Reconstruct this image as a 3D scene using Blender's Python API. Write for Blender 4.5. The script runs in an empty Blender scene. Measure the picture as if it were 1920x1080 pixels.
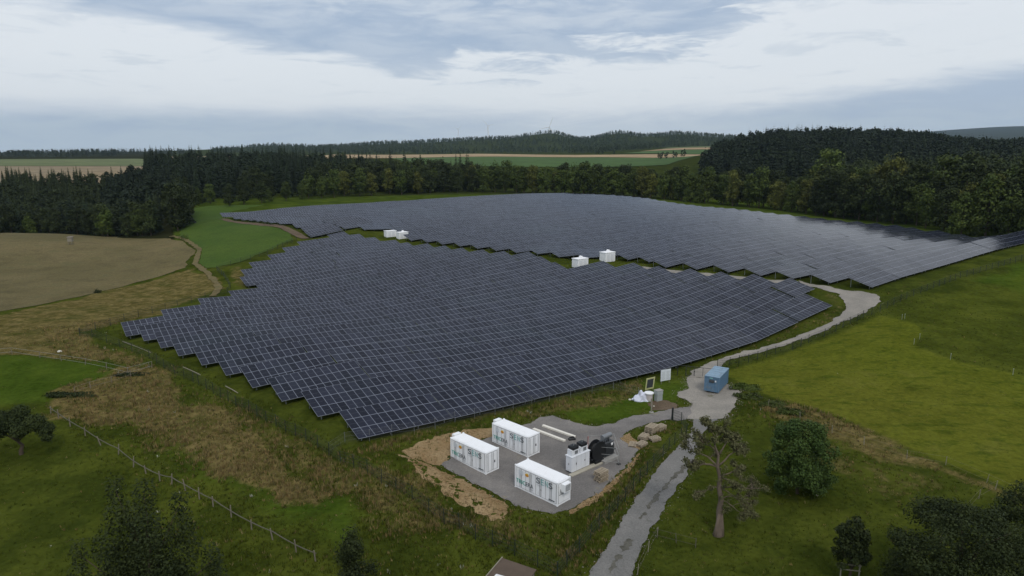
import bpy, bmesh, math, random
import numpy as np
from mathutils import Vector, Matrix, noise as mnoise
from mathutils.geometry import delaunay_2d_cdt
random.seed(7); rng = np.random.default_rng(7)
R = math.radians
SC = bpy.context.scene; COL = SC.collection
# ------------------------------------------------------------------ camera
F_PX, PITCH, CAM_H = 1280.0, R(11.5), 36.0
cam = bpy.data.cameras.new('camera'); camo = bpy.data.objects.new('camera', cam); COL.objects.link(camo)
camo.location = (0, 0, CAM_H); camo.rotation_euler = (R(90) - PITCH, 0, 0)
cam.sensor_width = 36; cam.lens = 24.0; cam.clip_start = 1; cam.clip_end = 60000
SC.camera = camo
SC.view_settings.view_transform = 'Standard'; SC.view_settings.look = 'None'
SC.view_settings.exposure = 0.0; SC.view_settings.gamma = 1
SC.cycles.volume_bounces = 1; SC.cycles.max_bounces = 6
# ------------------------------------------------------------------ node helper
class NT:
    def __init__(s, tree): s.t = tree; s.n = tree.nodes; s.l = tree.links
    def new(s, typ, **kw):
        n = s.n.new(typ)
        for k, v in kw.items(): setattr(n, k, v)
        return n
    def put(s, sock, v):
        if hasattr(v, 'is_output') or isinstance(v, bpy.types.NodeSocket): s.l.new(v, sock)
        else:
            if isinstance(v, tuple) and len(v) == 3 and sock.type == 'RGBA': v = v + (1,)
            sock.default_value = v
    def m(s, op, a, b=0.0, c=0.0, clamp=False):
        n = s.new('ShaderNodeMath', operation=op, use_clamp=clamp)
        for i, v in enumerate((a, b, c)): s.put(n.inputs[i], v)
        return n.outputs[0]
    def add(s, a, b): return s.m('ADD', a, b)
    def sub(s, a, b): return s.m('SUBTRACT', a, b)
    def mul(s, a, b): return s.m('MULTIPLY', a, b)
    def ss(s, x, a, b):   # smoothstep
        n = s.new('ShaderNodeMapRange', interpolation_type='SMOOTHSTEP'); s.put(n.inputs[0], x); s.put(n.inputs[1], a); s.put(n.inputs[2], b)
        return n.outputs[0]
    def mr(s, x, a, b, c, d):
        n = s.new('ShaderNodeMapRange'); s.put(n.inputs[0], x)
        for i, v in enumerate((a, b, c, d)): s.put(n.inputs[i + 1], v)
        return n.outputs[0]
    def mix(s, f, a, b):
        n = s.new('ShaderNodeMix', data_type='RGBA'); s.put(n.inputs[0], f); s.put(n.inputs[6], a); s.put(n.inputs[7], b); return n.outputs[2]
    def noise(s, vec, scale, detail=4, rough=.55, dist=0.0):
        n = s.new('ShaderNodeTexNoise'); s.put(n.inputs['Vector'], vec) if vec is not None else 0
        n.inputs['Scale'].default_value = scale; n.inputs['Detail'].default_value = detail
        n.inputs['Roughness'].default_value = rough; n.inputs['Distortion'].default_value = dist
        return n.outputs['Fac']
    def vor(s, vec, scale, feature='F1'):
        n = s.new('ShaderNodeTexVoronoi', feature=feature); s.put(n.inputs['Vector'], vec); n.inputs['Scale'].default_value = scale
        return n
    def pos(s): return s.new('ShaderNodeNewGeometry').outputs['Position']
    def obj(s): return s.new('ShaderNodeTexCoord').outputs['Object']
    def sep(s, v):
        n = s.new('ShaderNodeSeparateXYZ'); s.put(n.inputs[0], v); return n.outputs
    def comb(s, x, y, z):
        n = s.new('ShaderNodeCombineXYZ')
        for i, v in enumerate((x, y, z)): s.put(n.inputs[i], v)
        return n.outputs[0]
    def bump(s, h, strength, dist):
        n = s.new('ShaderNodeBump'); s.put(n.inputs['Height'], h); n.inputs['Strength'].default_value = strength
        n.inputs['Distance'].default_value = dist; return n.outputs[0]
# ------------------------------------------------------------------ sky and sun
SUN_EL, SUN_AZ = R(48), R(165)          # azimuth clockwise from +Y, behind the camera and a little right
w = bpy.data.worlds.new('World'); SC.world = w; w.use_nodes = True
T = NT(w.node_tree); T.n.clear()
d = T.sep(T.new('ShaderNodeTexCoord').outputs['Generated'])
el = T.mul(T.m('ARCSINE', d[2]), 57.2958); az = T.mul(T.m('ARCTAN2', d[0], d[1]), 57.2958)
sky = T.new('ShaderNodeTexSky', sky_type='NISHITA'); sky.sun_disc = False; sky.sun_elevation = SUN_EL; sky.sun_rotation = SUN_AZ
sky.air_density = 1.2; sky.dust_density = 2.0
zz = T.add(T.m('MAXIMUM', d[2], 0.0), .07)
cp = T.comb(T.m('DIVIDE', d[0], zz), T.m('DIVIDE', d[1], zz), 0.0)
n1 = T.noise(cp, .55, 7, .6, .3); n2 = T.noise(cp, 1.7, 6, .62, .6)
n3 = T.noise(T.comb(T.mul(az, .05), T.mul(el, .32), 3.0), 1.0, 7, .6, .4)
n4 = T.noise(T.comb(T.mul(az, .16), T.mul(el, .75), 11.0), 1.0, 8, .62, .8)
wob = T.add(T.add(T.mul(T.sub(n3, .5), 5.0), T.mul(T.sub(n2, .5), 2.0)), T.mul(T.sub(n4, .5), T.mr(az, -14.0, 2.0, 1.2, 6.0)))
# grey sheet overhead: its lower edge comes down from left to the middle and lifts again to the right
edge = T.add(T.add(6.1, T.mul(T.m('MAXIMUM', T.sub(-9.0, az), 0.0), .12)), T.add(T.mul(T.m('MAXIMUM', T.add(az, 9.0), 0.0), .06), T.mul(T.m('MAXIMUM', T.sub(az, 13.0), 0.0), .30)))
upper = T.ss(T.add(T.sub(el, edge), wob), -.5, .9)
upper = T.mul(upper, T.mr(T.ss(n1, .30, .52), 0.0, 1.0, .78, 1.0))
upper = T.mul(upper, T.sub(1.0, T.ss(az, 16.0, 30.0)))
# low grey bank over the horizon
ledge = T.add(T.add(3.2, T.mul(T.m('MAXIMUM', T.sub(az, 14.0), 0.0), .12)), T.mul(wob, .36))
low = T.sub(1.0, T.ss(T.sub(el, ledge), -1.6, .5))
lowamt = T.mul(T.mr(az, -12.0, 4.0, 1.0, .62), T.add(1.0, T.mul(T.ss(az, 10.0, 26.0), .5)))
# loose puffs
puff = T.mul(T.ss(n2, .52, .66), T.ss(el, 3.0, 6.0))
white = (.79, .825, .865); grey = (.42, .505, .615); grey2 = (.40, .495, .635)
c = T.mix(T.mul(n3, .35), white, (.66, .73, .80))
c = T.mix(T.mul(puff, .30), c, grey)
c = T.mix(T.mul(low, lowamt), c, T.mix(T.ss(T.add(el, T.mul(T.sub(n4, .5), 7.0)), 0.0, 4.0), (.50, .59, .68), grey2))
up_col = T.mix(T.ss(T.add(T.mul(n2, .5), T.mul(n4, .5)), .40, .62), (.345, .445, .60), (.60, .665, .75))
up_col = T.mix(T.mul(T.ss(T.sub(el, edge), 4.5, 1.0), .5), up_col, (.33, .43, .585))
c = T.mix(T.mul(upper, .92), c, up_col)
c = T.mix(T.ss(el, 18.0, 45.0), c, (.70, .75, .82))
c = T.mix(T.sub(1.0, T.ss(el, -4.0, -1.0)), c, (.16, .17, .15))
skys = T.new('ShaderNodeMix', data_type='RGBA', blend_type='MULTIPLY'); skys.inputs[0].default_value = 1
T.put(skys.inputs[6], sky.outputs[0]); T.put(skys.inputs[7], (.09, .09, .09))
c = T.mix(.9, skys.outputs[2], c)
bg = T.new('ShaderNodeBackground'); T.put(bg.inputs[0], c); bg.inputs[1].default_value = 1.06
T.l.new(bg.outputs[0], T.new('ShaderNodeOutputWorld').inputs[0])
sl = bpy.data.lights.new('sun', 'SUN'); sl.energy = 1.15; sl.angle = R(12); sl.color = (1, .95, .88)
so = bpy.data.objects.new('sun', sl); COL.objects.link(so)
so.rotation_euler = Vector((-math.sin(SUN_AZ) * math.cos(SUN_EL), -math.cos(SUN_AZ) * math.cos(SUN_EL), -math.sin(SUN_EL))).to_track_quat('-Z', 'Y').to_euler()

# ------------------------------------------------------------------ terrain
def ray(px, py):
    xc = (px - 960) / F_PX; yc = -(py - 540) / F_PX
    return np.array([xc, math.cos(PITCH) + yc * math.sin(PITCH), -math.sin(PITCH) + yc * math.cos(PITCH)])
TH = R(36); U = np.array([math.cos(TH), math.sin(TH)]); N = np.array([-math.sin(TH), math.cos(TH)])
ROWP, DEPTH, HF, HB = 8.4, 6.4, .8, 2.35
_d = ray(672, 823); _P0 = _d[:2] * ((CAM_H - HF) / -_d[2]); C0 = float(N @ _P0)
def on_row(px, c, h):      # where the sight line through px meets the vertical plane of a panel row
    d = ray(*px); t = c / (N @ d[:2]); return d[0] * t, d[1] * t, CAM_H + d[2] * t - h
FLn = {0:(672,823),1:(596,783),2:(529,755),3:(474,729),4:(424,704),5:(379,686),6:(335,667),7:(302,653),8:(270,639),9:(237,631.5)}
BLn = {0:(629,768),9:(221.5,604.5),10:(302,585),11:(370,562),12:(428,546),13:(477,528.5),14:(449,515),15:(451,504.6),16:(466.5,490),17:(502,476.5),18:(529,463),19:(557,452.5),20:(615,441)}
FRn = {0:(1563.7,572),1:(1530,541),2:(1459,531)}
FLf = {0:(1635,538),1:(1557,529),2:(1487,520.6),9:(1094,482),10:(1048,480),11:(1007.5,476.6),12:(968,474),13:(930,470),14:(895,466),15:(862,462),16:(829,458),17:(800,454),18:(771,451),20:(700,441),21:(682,430),22:(583,444),25:(524,420),26:(507,419),27:(495,417),28:(482,415),29:(468.5,414),30:(455,412.5),31:(440,411),32:(422,406)}
BLf = {0:(1586,519),1:(1516,512),2:(1448,505),3:(1387,499),4:(1330,493),5:(1272,489),6:(1217,485),8:(1150,473),9:(1074,474)}
row0 = [(750,806),(850,783),(950,760),(1050,737),(1150,714),(1250,690),(1350,661),(1420,638),(1474,614),(1700,517),(1800,488),(1860,470),(1912,456)]
FRf = {1:(1905,447),4:(1760,430),8:(1610,415.5),11:(1510,405),15:(1400,393),20:(1300,384),25:(1215,371),30:(1140,364.5),34:(1045,361)}
TOP = [(420,401),(560,387),(700,379),(850,369),(1000,362)]
ctrl = []
for D, off, h in ((FLn,0,HF),(BLn,DEPTH,HB),(FRn,0,HF),(FLf,0,HF),(BLf,DEPTH,HB),(FRf,DEPTH,HB)):
    for k, px in D.items(): ctrl.append(on_row(px, C0 + k * ROWP + off, h))
for px in row0: ctrl.append(on_row(px, C0, HF))
for px in TOP: ctrl.append(on_row(px, C0 + 33.5 * ROWP + DEPTH, HB))
def cz(px, Y, z): ctrl.append(((px - 960) / F_PX * Y / .985, Y, z))
def cy(px, Y, py):
    d = ray(px, py); t = Y / d[1]; ctrl.append((d[0] * t, Y, CAM_H + d[2] * t))
for a in [(300,30,-1.5),(960,30,-1.5),(1600,30,-1.5),(0,50,-1.5),(600,55,-1.4),(1200,55,-1.5),(1700,55,-1.2),(2200,55,-1),(-300,55,-1.5),
          (860,72,-1.1),(1000,67,-1.1),(1050,80,-1.1),(1250,88,-1.2),(1350,92,-1.2),(600,78,-.8),(300,85,-.9),(40,80,-1.2),(0,110,-1.3),(150,120,-1.2),
          (1500,70,-1.2),(1800,75,-.8),(1800,110,1.0),(1600,110,.2),(1920,150,3.8),(2200,150,5),(1400,108,-1.0),(1350,105,-1.2),
          (0,150,-1.8),(200,160,-2.2),(350,165,-2.6),(-300,150,-1),(0,220,-2.3),(250,230,-2.0),(380,220,-1.2),(-300,240,-1.5)]: cz(*a)
for a in [(120,285,440),(0,290,437),(300,285,445),(360,285,437),(-150,290,438)]: cy(*a)
for a in [(100,340,-7),(250,330,-5),(-100,340,-7),(300,400,-3),(0,450,-4),(2060,240,8.5),(2250,200,9),(1960,226,8),(2200,300,8)]: cz(*a)
for a in [(380,385,389),(330,330,420)]: cy(*a)
for a in [(250,520,2),(450,520,4),(600,520,4),(800,530,4),(1000,560,3),(1200,500,2),(1350,450,1),(1500,400,.5),(1650,340,2),(1800,290,4.5),(1920,265,7)]: cz(*a)
for px in (-200, 0, 150, 300): cy(px, 620, 334); cy(px, 950, 311); cy(px, 1350, 300.5); cy(px, 1900, 293)
for a in [(450,700,325),(600,700,322),(450,1000,306),(600,1000,301),(450,1900,293),(600,1900,290),
          (750,720,322),(900,720,322),(1050,720,324),(1200,720,322),(800,950,302.5),(950,950,303),(1100,950,304),(1220,950,303),
          (720,1300,296),(950,1300,293.5),(1100,1300,294.5),(1250,1200,292),(1340,1150,290),(900,1800,288.5),(1100,1800,287),(1250,1750,277.5),(1370,1700,275),(1200,1500,286),(1330,1450,281),
          (650,2300,289),(900,2300,286),(1100,2300,281),(1300,2300,274)]: cy(*a)
for a in [(430,3000,281),(500,3200,274),(600,3200,277),(700,3200,271),(800,3200,268),(900,3200,262),(960,3200,260),(1040,3200,250.5),(1090,3200,264),(1160,3200,250),(1210,3200,258),(1265,3100,251.5),(1335,3000,257),(1420,3000,260),(1600,3000,262),(1900,3000,262),(2200,3000,262)]: cy(*a)
for a in [(1320,620,341),(1450,560,342),(1600,560,342),(1750,560,340),(1900,520,342),(2100,520,330),(1370,900,285),(1430,900,274),(1500,900,268),(1580,900,269),(1660,900,271),(1730,900,275),(1790,900,286),(1860,900,290),(1950,900,288),(2100,900,282),(1500,1400,285),(1700,1400,288),(1900,1400,282)]: cy(*a)
for px in (-300, 0, 200, 400): cy(px, 2600, 291 if px < 200 else 286); cy(px, 4500, 286); cy(px, 11000, 283.5)
for a in [(600,5000,285),(900,5000,283),(1200,5000,283),(1500,5000,275),(600,11000,283),(1000,11000,282),(1400,11000,280),(1640,9000,262),(1720,9000,251),(1780,9000,246.5),(1850,9000,241),(1920,9000,237),(2050,9000,240),(2300,9000,240),(1800,5500,266),(1900,5500,262),(2100,5500,262)]: cy(*a)
for px in ((1112, 491.4), (1084, 497.6), (1066, 503)): ctrl.append(on_row(px, C0 + 7 * ROWP + DEPTH, HB))
for k, u_, z in ((9, 62, -1.7), (12, 75, -1.5), (10, 95, .2), (17, 88, 1.7), (5, 60, -.2)):
    p_ = U * u_ + N * (C0 + k * ROWP + 3); ctrl.append((p_[0], p_[1], z))
ctrl = np.array(ctrl)
def warp(x, y):
    r = np.maximum(np.hypot(x, y), 25.0); return np.stack([np.arctan2(x, y) * 2.2, np.log(r)], -1)
def tps(d2): return np.where(d2 > 1e-12, .5 * d2 * np.log(np.maximum(d2, 1e-12)), 0)
Q = warp(ctrl[:, 0], ctrl[:, 1]); nq = len(Q)
A = np.zeros((nq + 3, nq + 3)); A[:nq, :nq] = tps(((Q[:, None] - Q[None]) ** 2).sum(-1)) + np.diag(np.where(np.hypot(ctrl[:, 0], ctrl[:, 1]) < 480, 2e-4, 3e-6))
A[:nq, nq] = 1; A[:nq, nq + 1:] = Q; A[nq, :nq] = 1; A[nq + 1:, :nq] = Q.T
ANG = np.concatenate([np.arctan((CAM_H - ctrl[:, 2]) / np.hypot(ctrl[:, 0], ctrl[:, 1])), np.zeros(3)])
WT = np.linalg.solve(A, ANG)        # the depression angle of the ground is the smooth thing to interpolate
def sst(a, b, x): t = np.clip((x - a) / (b - a), 0, 1); return t * t * (3 - 2 * t)
BANK = None
def hash_noise(x, y, s):            # cheap smooth value noise
    x = x / s; y = y / s; xi = np.floor(x).astype(np.int64); yi = np.floor(y).astype(np.int64); fx = x - xi; fy = y - yi
    fx = fx * fx * (3 - 2 * fx); fy = fy * fy * (3 - 2 * fy)
    def h(a, b): v = np.sin(a * 127.1 + b * 311.7) * 43758.5453; return v - np.floor(v)
    return (h(xi, yi) * (1 - fx) + h(xi + 1, yi) * fx) * (1 - fy) + (h(xi, yi + 1) * (1 - fx) + h(xi + 1, yi + 1) * fx) * fy
def seg_dist(x, y, P):
    best = np.full(np.shape(x), 1e9); side = np.zeros(np.shape(x))
    for (ax, ay), (bx, by) in zip(P[:-1], P[1:]):
        dx, dy = bx - ax, by - ay; L2 = dx * dx + dy * dy
        t = np.clip(((x - ax) * dx + (y - ay) * dy) / L2, 0, 1); dd = np.hypot(x - ax - t * dx, y - ay - t * dy)
        best = np.minimum(best, dd)
    return best
def terr(x, y):
    x = np.asarray(x, float); y = np.asarray(y, float); sh = x.shape; xf = x.ravel(); yf = y.ravel(); out = np.empty(len(xf))
    for i in range(0, len(xf), 20000):
        q = warp(xf[i:i + 20000], yf[i:i + 20000]); K = tps(((q[:, None] - Q[None]) ** 2).sum(-1))
        out[i:i + 20000] = K @ WT[:nq] + WT[nq] + q @ WT[nq + 1:]
    r = np.maximum(np.hypot(xf, yf), 25.0)
    z = CAM_H - r * np.tan(np.clip(out, -.12, 1.25))
    a = np.abs(np.degrees(np.arctan2(xf, yf))); wgt = sst(66, 46, a)
    z = z * wgt + (-1.5) * (1 - wgt); z = np.where(np.hypot(xf, yf) < 30, z * sst(18, 30, np.hypot(xf, yf)) - 1.5 * (1 - sst(18, 30, np.hypot(xf, yf))), z)
    z += (hash_noise(xf, yf, 9.) - .5) * .25 * sst(40, 60, r) * (r < 140)
    if BANK is not None:
        dd = seg_dist(xf, yf, BANK); lump = hash_noise(xf, yf, 1.3) * .6 + hash_noise(xf, yf, .6) * .3
        z += np.exp(-(dd / 1.5) ** 2) * (.55 + .7 * (lump - .4))
    return z.reshape(sh)
def tz(x, y): return float(terr(np.array([x]), np.array([y]))[0])
_t = np.concatenate([np.arange(40, 160, .5), np.exp(np.linspace(math.log(160), math.log(9000), 700))])
def hit(px, py):
    d = ray(px, py); f = CAM_H + d[2] * _t - terr(d[0] * _t, d[1] * _t); i = np.argmax(f <= 0)
    if f[i] > 0: i = len(_t) - 1
    if i == 0: t = _t[0]
    else: t = _t[i - 1] + (_t[i] - _t[i - 1]) * f[i - 1] / (f[i - 1] - f[i] + 1e-9)
    return (d[0] * t, d[1] * t)
def hits(L): return [hit(*p) for p in L]
_b = [hit(*p) for p in [(745,862),(775,877),(815,900),(860,928),(905,950),(945,968),(985,975)]]
BANK = _b
def at(px, py):
    x, y = hit(px, py); return Vector((x, y, tz(x, y)))
# ------------------------------------------------------------------ materials
MATS = {}
def mat(name, build):
    m = bpy.data.materials.new(name); m.use_nodes = True; t = NT(m.node_tree)
    b = t.n['Principled BSDF']; build(t, b); MATS[name] = m; return m
def plain(name, col, rough=.6, metal=0.0, var=.15, scale=3.0, spec=.4, bump=0.0):
    def f(t, b):
        n = t.noise(t.obj(), scale, 5, .6)
        t.put(b.inputs['Base Color'], t.mix(n, tuple(v * (1 - var) for v in col), tuple(min(1, v * (1 + var)) for v in col)))
        b.inputs['Roughness'].default_value = rough; b.inputs['Metallic'].default_value = metal; b.inputs['Specular IOR Level'].default_value = spec
        if bump: t.put(b.inputs['Normal'], t.bump(t.noise(t.obj(), scale * 6, 3), bump, .05))
    return mat(name, f)
def ground_mat(name, c1, c2, c3=None, s=(.05, .6, 4.0), bump=.5, spec=.1):
    def f(t, b):
        p = t.pos(); a = t.noise(p, s[0], 5, .6); e = t.noise(p, s[1], 5, .65); g = t.noise(p, s[2], 4, .7)
        col = t.mix(t.ss(a, .35, .65), c1, c2)
        if c3: col = t.mix(t.mul(t.ss(e, .5, .68), .7), col, c3)
        k = t.mul(t.add(t.mul(t.sub(g, .5), 1.2), t.add(t.mul(t.sub(e, .5), .9), 1.0)), .84)
        n = t.new('ShaderNodeVectorMath', operation='SCALE'); t.put(n.inputs[0], col); t.put(n.inputs['Scale'], k)
        t.put(b.inputs['Base Color'], n.outputs[0]); b.inputs['Roughness'].default_value = .95; b.inputs['Specular IOR Level'].default_value = spec
        if bump: t.put(b.inputs['Normal'], t.bump(t.add(g, t.mul(e, .7)), bump, .15))
    return mat(name, f)
def grass_ground(t, b):
    p = t.pos(); at_ = t.new('ShaderNodeAttribute', attribute_name='patch'); s = t.sep(at_.outputs['Vector'])
    big = t.noise(p, .012, 5, .6); mid = t.noise(p, .12, 6, .65); fin = t.noise(p, 1.4, 5, .7); clump = t.noise(p, .45, 5, .7, .6)
    green = t.mix(t.ss(mid, .35, .65), (.043, .056, .009), (.070, .082, .013))
    green = t.mix(t.mul(t.ss(clump, .48, .7), .6), green, (.027, .040, .007))
    lush = t.mix(t.ss(mid, .3, .7), (.046, .082, .009), (.066, .099, .013))
    yel = t.mix(t.ss(big, .35, .65), (.104, .118, .014), (.124, .125, .019))
    strk = t.noise(t.comb(t.mul(t.sep(p)[0], .25), t.mul(t.sep(p)[1], .5), 0.0), 1.0, 6, .7, .4)
    yel = t.mix(t.mul(t.ss(strk, .5, .66), .75), yel, (.045, .066, .008)); yel = t.mix(t.mul(t.ss(mid, .56, .7), .35), yel, (.125, .112, .03))
    dry = t.mix(t.ss(clump, .35, .68), (.085, .072, .022), (.205, .155, .066))
    dry = t.mix(t.mul(t.ss(mid, .5, .66), .65), dry, (.045, .05, .013))
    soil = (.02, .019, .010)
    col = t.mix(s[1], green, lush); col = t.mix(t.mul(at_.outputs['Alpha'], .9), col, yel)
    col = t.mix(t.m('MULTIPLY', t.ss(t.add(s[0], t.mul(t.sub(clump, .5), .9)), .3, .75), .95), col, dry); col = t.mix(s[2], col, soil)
    k = t.mul(t.add(t.mul(t.sub(fin, .5), 1.3), t.add(t.mul(t.sub(mid, .5), .8), 1.0)), .84)
    n = t.new('ShaderNodeVectorMath', operation='SCALE'); t.put(n.inputs[0], col); t.put(n.inputs['Scale'], k)
    n_ = t.new('ShaderNodeVectorMath', operation='MULTIPLY'); t.put(n_.inputs[0], n.outputs[0]); n_.inputs[1].default_value = (1.06, 1.08, 1.0); t.put(b.inputs['Base Color'], n_.outputs[0]); b.inputs['Roughness'].default_value = 1.0; b.inputs['Specular IOR Level'].default_value = .0
    t.put(b.inputs['Normal'], t.bump(t.add(fin, t.mul(clump, 1.2)), .6, .3))
mat('grass_ground', grass_ground)
def gravel(name, c1, c2, stain):
    def f(t, b):
        p = t.pos(); a = t.noise(p, .22, 5, .6); g = t.noise(p, 7.0, 3, .75); v = t.vor(p, 5.0)
        col = t.mix(t.ss(a, .35, .68), c1, c2); col = t.mix(t.ss(t.noise(p, .5, 5, .65), .6, .74), col, stain)
        k = t.mul(t.add(.55, t.add(t.mul(g, .7), t.mul(v.outputs['Distance'], .35))), .86)
        n = t.new('ShaderNodeVectorMath', operation='SCALE'); t.put(n.inputs[0], col); t.put(n.inputs['Scale'], k)
        t.put(b.inputs['Base Color'], n.outputs[0]); b.inputs['Roughness'].default_value = .95; b.inputs['Specular IOR Level'].default_value = .15
        t.put(b.inputs['Normal'], t.bump(g, .6, .06))
    return mat(name, f)
gravel('yard_gravel', (.162, .151, .142), (.235, .216, .198), (.25, .215, .155))
gravel('track_gravel', (.25, .23, .20), (.32, .29, .25), (.16, .15, .10))
gravel('asphalt_track', (.17, .165, .155), (.22, .21, .195), (.10, .10, .085))
ground_mat('sand', (.30, .20, .098), (.385, .275, .148), (.15, .115, .05), (.25, 1.2, 5.0), .8)
ground_mat('bare_earth', (.12, .085, .055), (.17, .125, .085), (.06, .06, .03), (.3, 1.5, 6), .5)
ground_mat('worn_patch', (.11, .105, .085), (.15, .142, .12), (.11, .105, .09), (.5, 1.5, 6), .4)
ground_mat('stubble', (.122, .102, .042), (.180, .142, .064), (.092, .085, .034), (.02, .16, 1.6), .5)
ground_mat('meadow_green', (.050, .093, .009), (.068, .111, .012), (.042, .075, .008), (.03, .15, 1.5), .4)
ground_mat('field_tan', (.36, .25, .14), (.42, .31, .18), None, (.004, .02, .1), 0)
ground_mat('field_tan2', (.24, .19, .12), (.29, .22, .13), None, (.004, .02, .1), 0)
ground_mat('field_green', (.055, .105, .022), (.07, .125, .03), None, (.004, .02, .1), 0)
ground_mat('field_pale_green', (.12, .15, .055), (.15, .17, .07), None, (.004, .02, .1), 0)
def leaf(name, c1, c2, hole=None):
    def f(t, b):
        o = t.new('ShaderNodeObjectInfo').outputs['Random']
        a = t.new('ShaderNodeAttribute', attribute_name='tint').outputs['Fac']
        n = t.noise(t.obj(), .35, 3, .6)
        col = t.mix(t.add(t.mul(a, .75), t.mul(t.sub(n, .5), .8)), c1, c2)
        k = t.add(.72, t.mul(o, .56)); v = t.new('ShaderNodeVectorMath', operation='SCALE'); t.put(v.inputs[0], col); t.put(v.inputs['Scale'], k)
        t.put(b.inputs['Base Color'], v.outputs[0]); b.inputs['Roughness'].default_value = .75; b.inputs['Specular IOR Level'].default_value = .15
    return mat(name, f)
leaf('leaf_dark', (.014, .023, .008), (.050, .064, .017)); leaf('leaf_mid', (.030, .050, .010), (.095, .120, .024))
leaf('leaf_olive', (.050, .062, .012), (.150, .155, .034)); leaf('needle', (.010, .018, .009), (.028, .042, .016))
leaf('needle_far', (.018, .030, .013), (.042, .058, .024)); leaf('leaf_fresh', (.022, .044, .010), (.062, .094, .020)); leaf('leaf_grey', (.07, .075, .03), (.17, .165, .075))
def tuftm(t, b):
    c = t.new('ShaderNodeVertexColor', layer_name='Col'); t.put(b.inputs['Base Color'], c.outputs[0]); b.inputs['Roughness'].default_value = .9; b.inputs['Specular IOR Level'].default_value = .1
mat('tuft', tuftm)
plain('bark', (.075, .058, .042), .9, 0, .35, 2.5, .1, .6); plain('old_bark', (.15, .118, .092), .9, 0, .35, 2.5, .1, .8)
def panelm(t, b):
    uv = t.new('ShaderNodeUVMap').outputs[0]; s = t.sep(uv)
    fu = t.m('FRACT', s[0]); fv = t.m('FRACT', s[1])
    du = t.m('MINIMUM', fu, t.sub(1.0, fu)); dv = t.m('MINIMUM', fv, t.sub(1.0, fv))
    ln = t.m('MAXIMUM', t.m('LESS_THAN', du, .030), t.m('LESS_THAN', dv, .021))
    midl = t.m('LESS_THAN', t.m('ABSOLUTE', t.sub(fv, .5)), .010)
    fc = t.m('FRACT', t.mul(s[0], 6.0)); cell = t.m('LESS_THAN', t.m('MINIMUM', fc, t.sub(1.0, fc)), .05)
    wn = t.new('ShaderNodeTexWhiteNoise', noise_dimensions='3D')
    oi = t.new('ShaderNodeObjectInfo').outputs['Random']
    t.put(wn.inputs['Vector'], t.comb(t.m('FLOOR', s[0]), t.m('FLOOR', s[1]), t.mul(oi, 91.0)))
    v = wn.outputs['Value']; big = t.noise(t.pos(), .03, 3, .6)
    col = t.mix(v, (.0035, .005, .0135), (.0085, .0112, .027)); col = t.mix(t.mul(t.ss(big, .5, .7), .5), col, (.008, .016, .024))
    col = t.mix(t.mul(cell, .12), col, (.06, .065, .08)); col = t.mix(t.mul(midl, .30), col, (.14, .15, .17)); col = t.mix(t.mul(ln, .8), col, (.225, .245, .29))
    t.put(b.inputs['Base Color'], col); t.put(b.inputs['Roughness'], t.add(.13, t.mul(v, .05)))
    t.put(b.inputs['Specular IOR Level'], t.add(.10, t.mul(v, .07)))
mat('solar_glass', panelm)
plain('galvanised', (.34, .35, .34), .5, .3, .12, 4); plain('frame_alu', (.30, .31, .33), .4, .5, .1, 4); plain('underside', (.05, .05, .055), .8, 0, .2, 3)
def paint(name, col, dirt, amount=.35):
    def f(t, b):
        p = t.obj(); s = t.sep(p); n = t.noise(p, .9, 6, .65); st = t.noise(t.comb(t.mul(s[0], 4.0), t.mul(s[1], 4.0), t.mul(s[2], .5)), 1.0, 5, .65)
        c = t.mix(t.mul(t.ss(n, .5, .75), amount), col, dirt); c = t.mix(t.mul(t.ss(st, .54, .74), amount * .8), c, dirt)
        t.put(b.inputs['Base Color'], c); b.inputs['Roughness'].default_value = .5; b.inputs['Specular IOR Level'].default_value = .35
    return mat(name, f)
paint('white_paint', (.84, .85, .86), (.62, .61, .58), .35); paint('roof_white', (.87, .87, .875), (.70, .69, .66), .4)
paint('cabinet_white', (.70, .715, .74), (.52, .52, .52), .3); paint('blue_paint', (.105, .19, .285), (.17, .20, .22), .75); paint('blue_roof', (.20, .30, .39), (.09, .08, .075), .8)
plain('seam_dark', (.06, .063, .067), .7); plain('black_metal', (.012, .013, .015), .45); plain('dark_grey', (.075, .08, .085), .5, .2); plain('grey_metal', (.22, .23, .24), .45, .4)
plain('concrete', (.40, .37, .30), .9, 0, .2, 1.5, .2, .3); plain('concrete_grey', (.30, .29, .27), .9, 0, .2, 1.5, .2, .3); plain('white_beam', (.72, .68, .60), .8, 0, .1, 1)
plain('pallet_wood', (.36, .30, .22), .85, 0, .3, 3, .2); plain('old_wood', (.19, .165, .13), .9, 0, .3, 3, .2); plain('grey_wood', (.105, .096, .075), .9, 0, .25, 3); plain('pale_wood', (.25, .225, .175), .85, 0, .2, 3)
plain("post_green", (.018, .028, .020), .6)
def meshm(col, op):
    def f(t, b):
        tr = t.new('ShaderNodeBsdfTransparent'); mx = t.new('ShaderNodeMixShader'); b.inputs['Base Color'].default_value = col + (1,); b.inputs['Roughness'].default_value = .7
        mx.inputs[0].default_value = op; t.l.new(tr.outputs[0], mx.inputs[1]); t.l.new(b.outputs[0], mx.inputs[2]); t.l.new(mx.outputs[0], t.n['Material Output'].inputs[0])
    return f
mat('wire_mesh', meshm((.016, .024, .015), .15)); mat('wire_mesh_grey', meshm((.10, .10, .10), .10))
plain('gate_metal', (.02, .022, .022), .5); plain('orange', (.62, .25, .02), .6); plain('yellow', (.72, .46, .05), .6)
plain('text_green', (.03, .36, .27), .6); plain('text_dark', (.075, .09, .10), .6); plain('text_teal', (.22, .45, .44), .6); plain('text_faint', (.42, .44, .46), .6)
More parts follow.
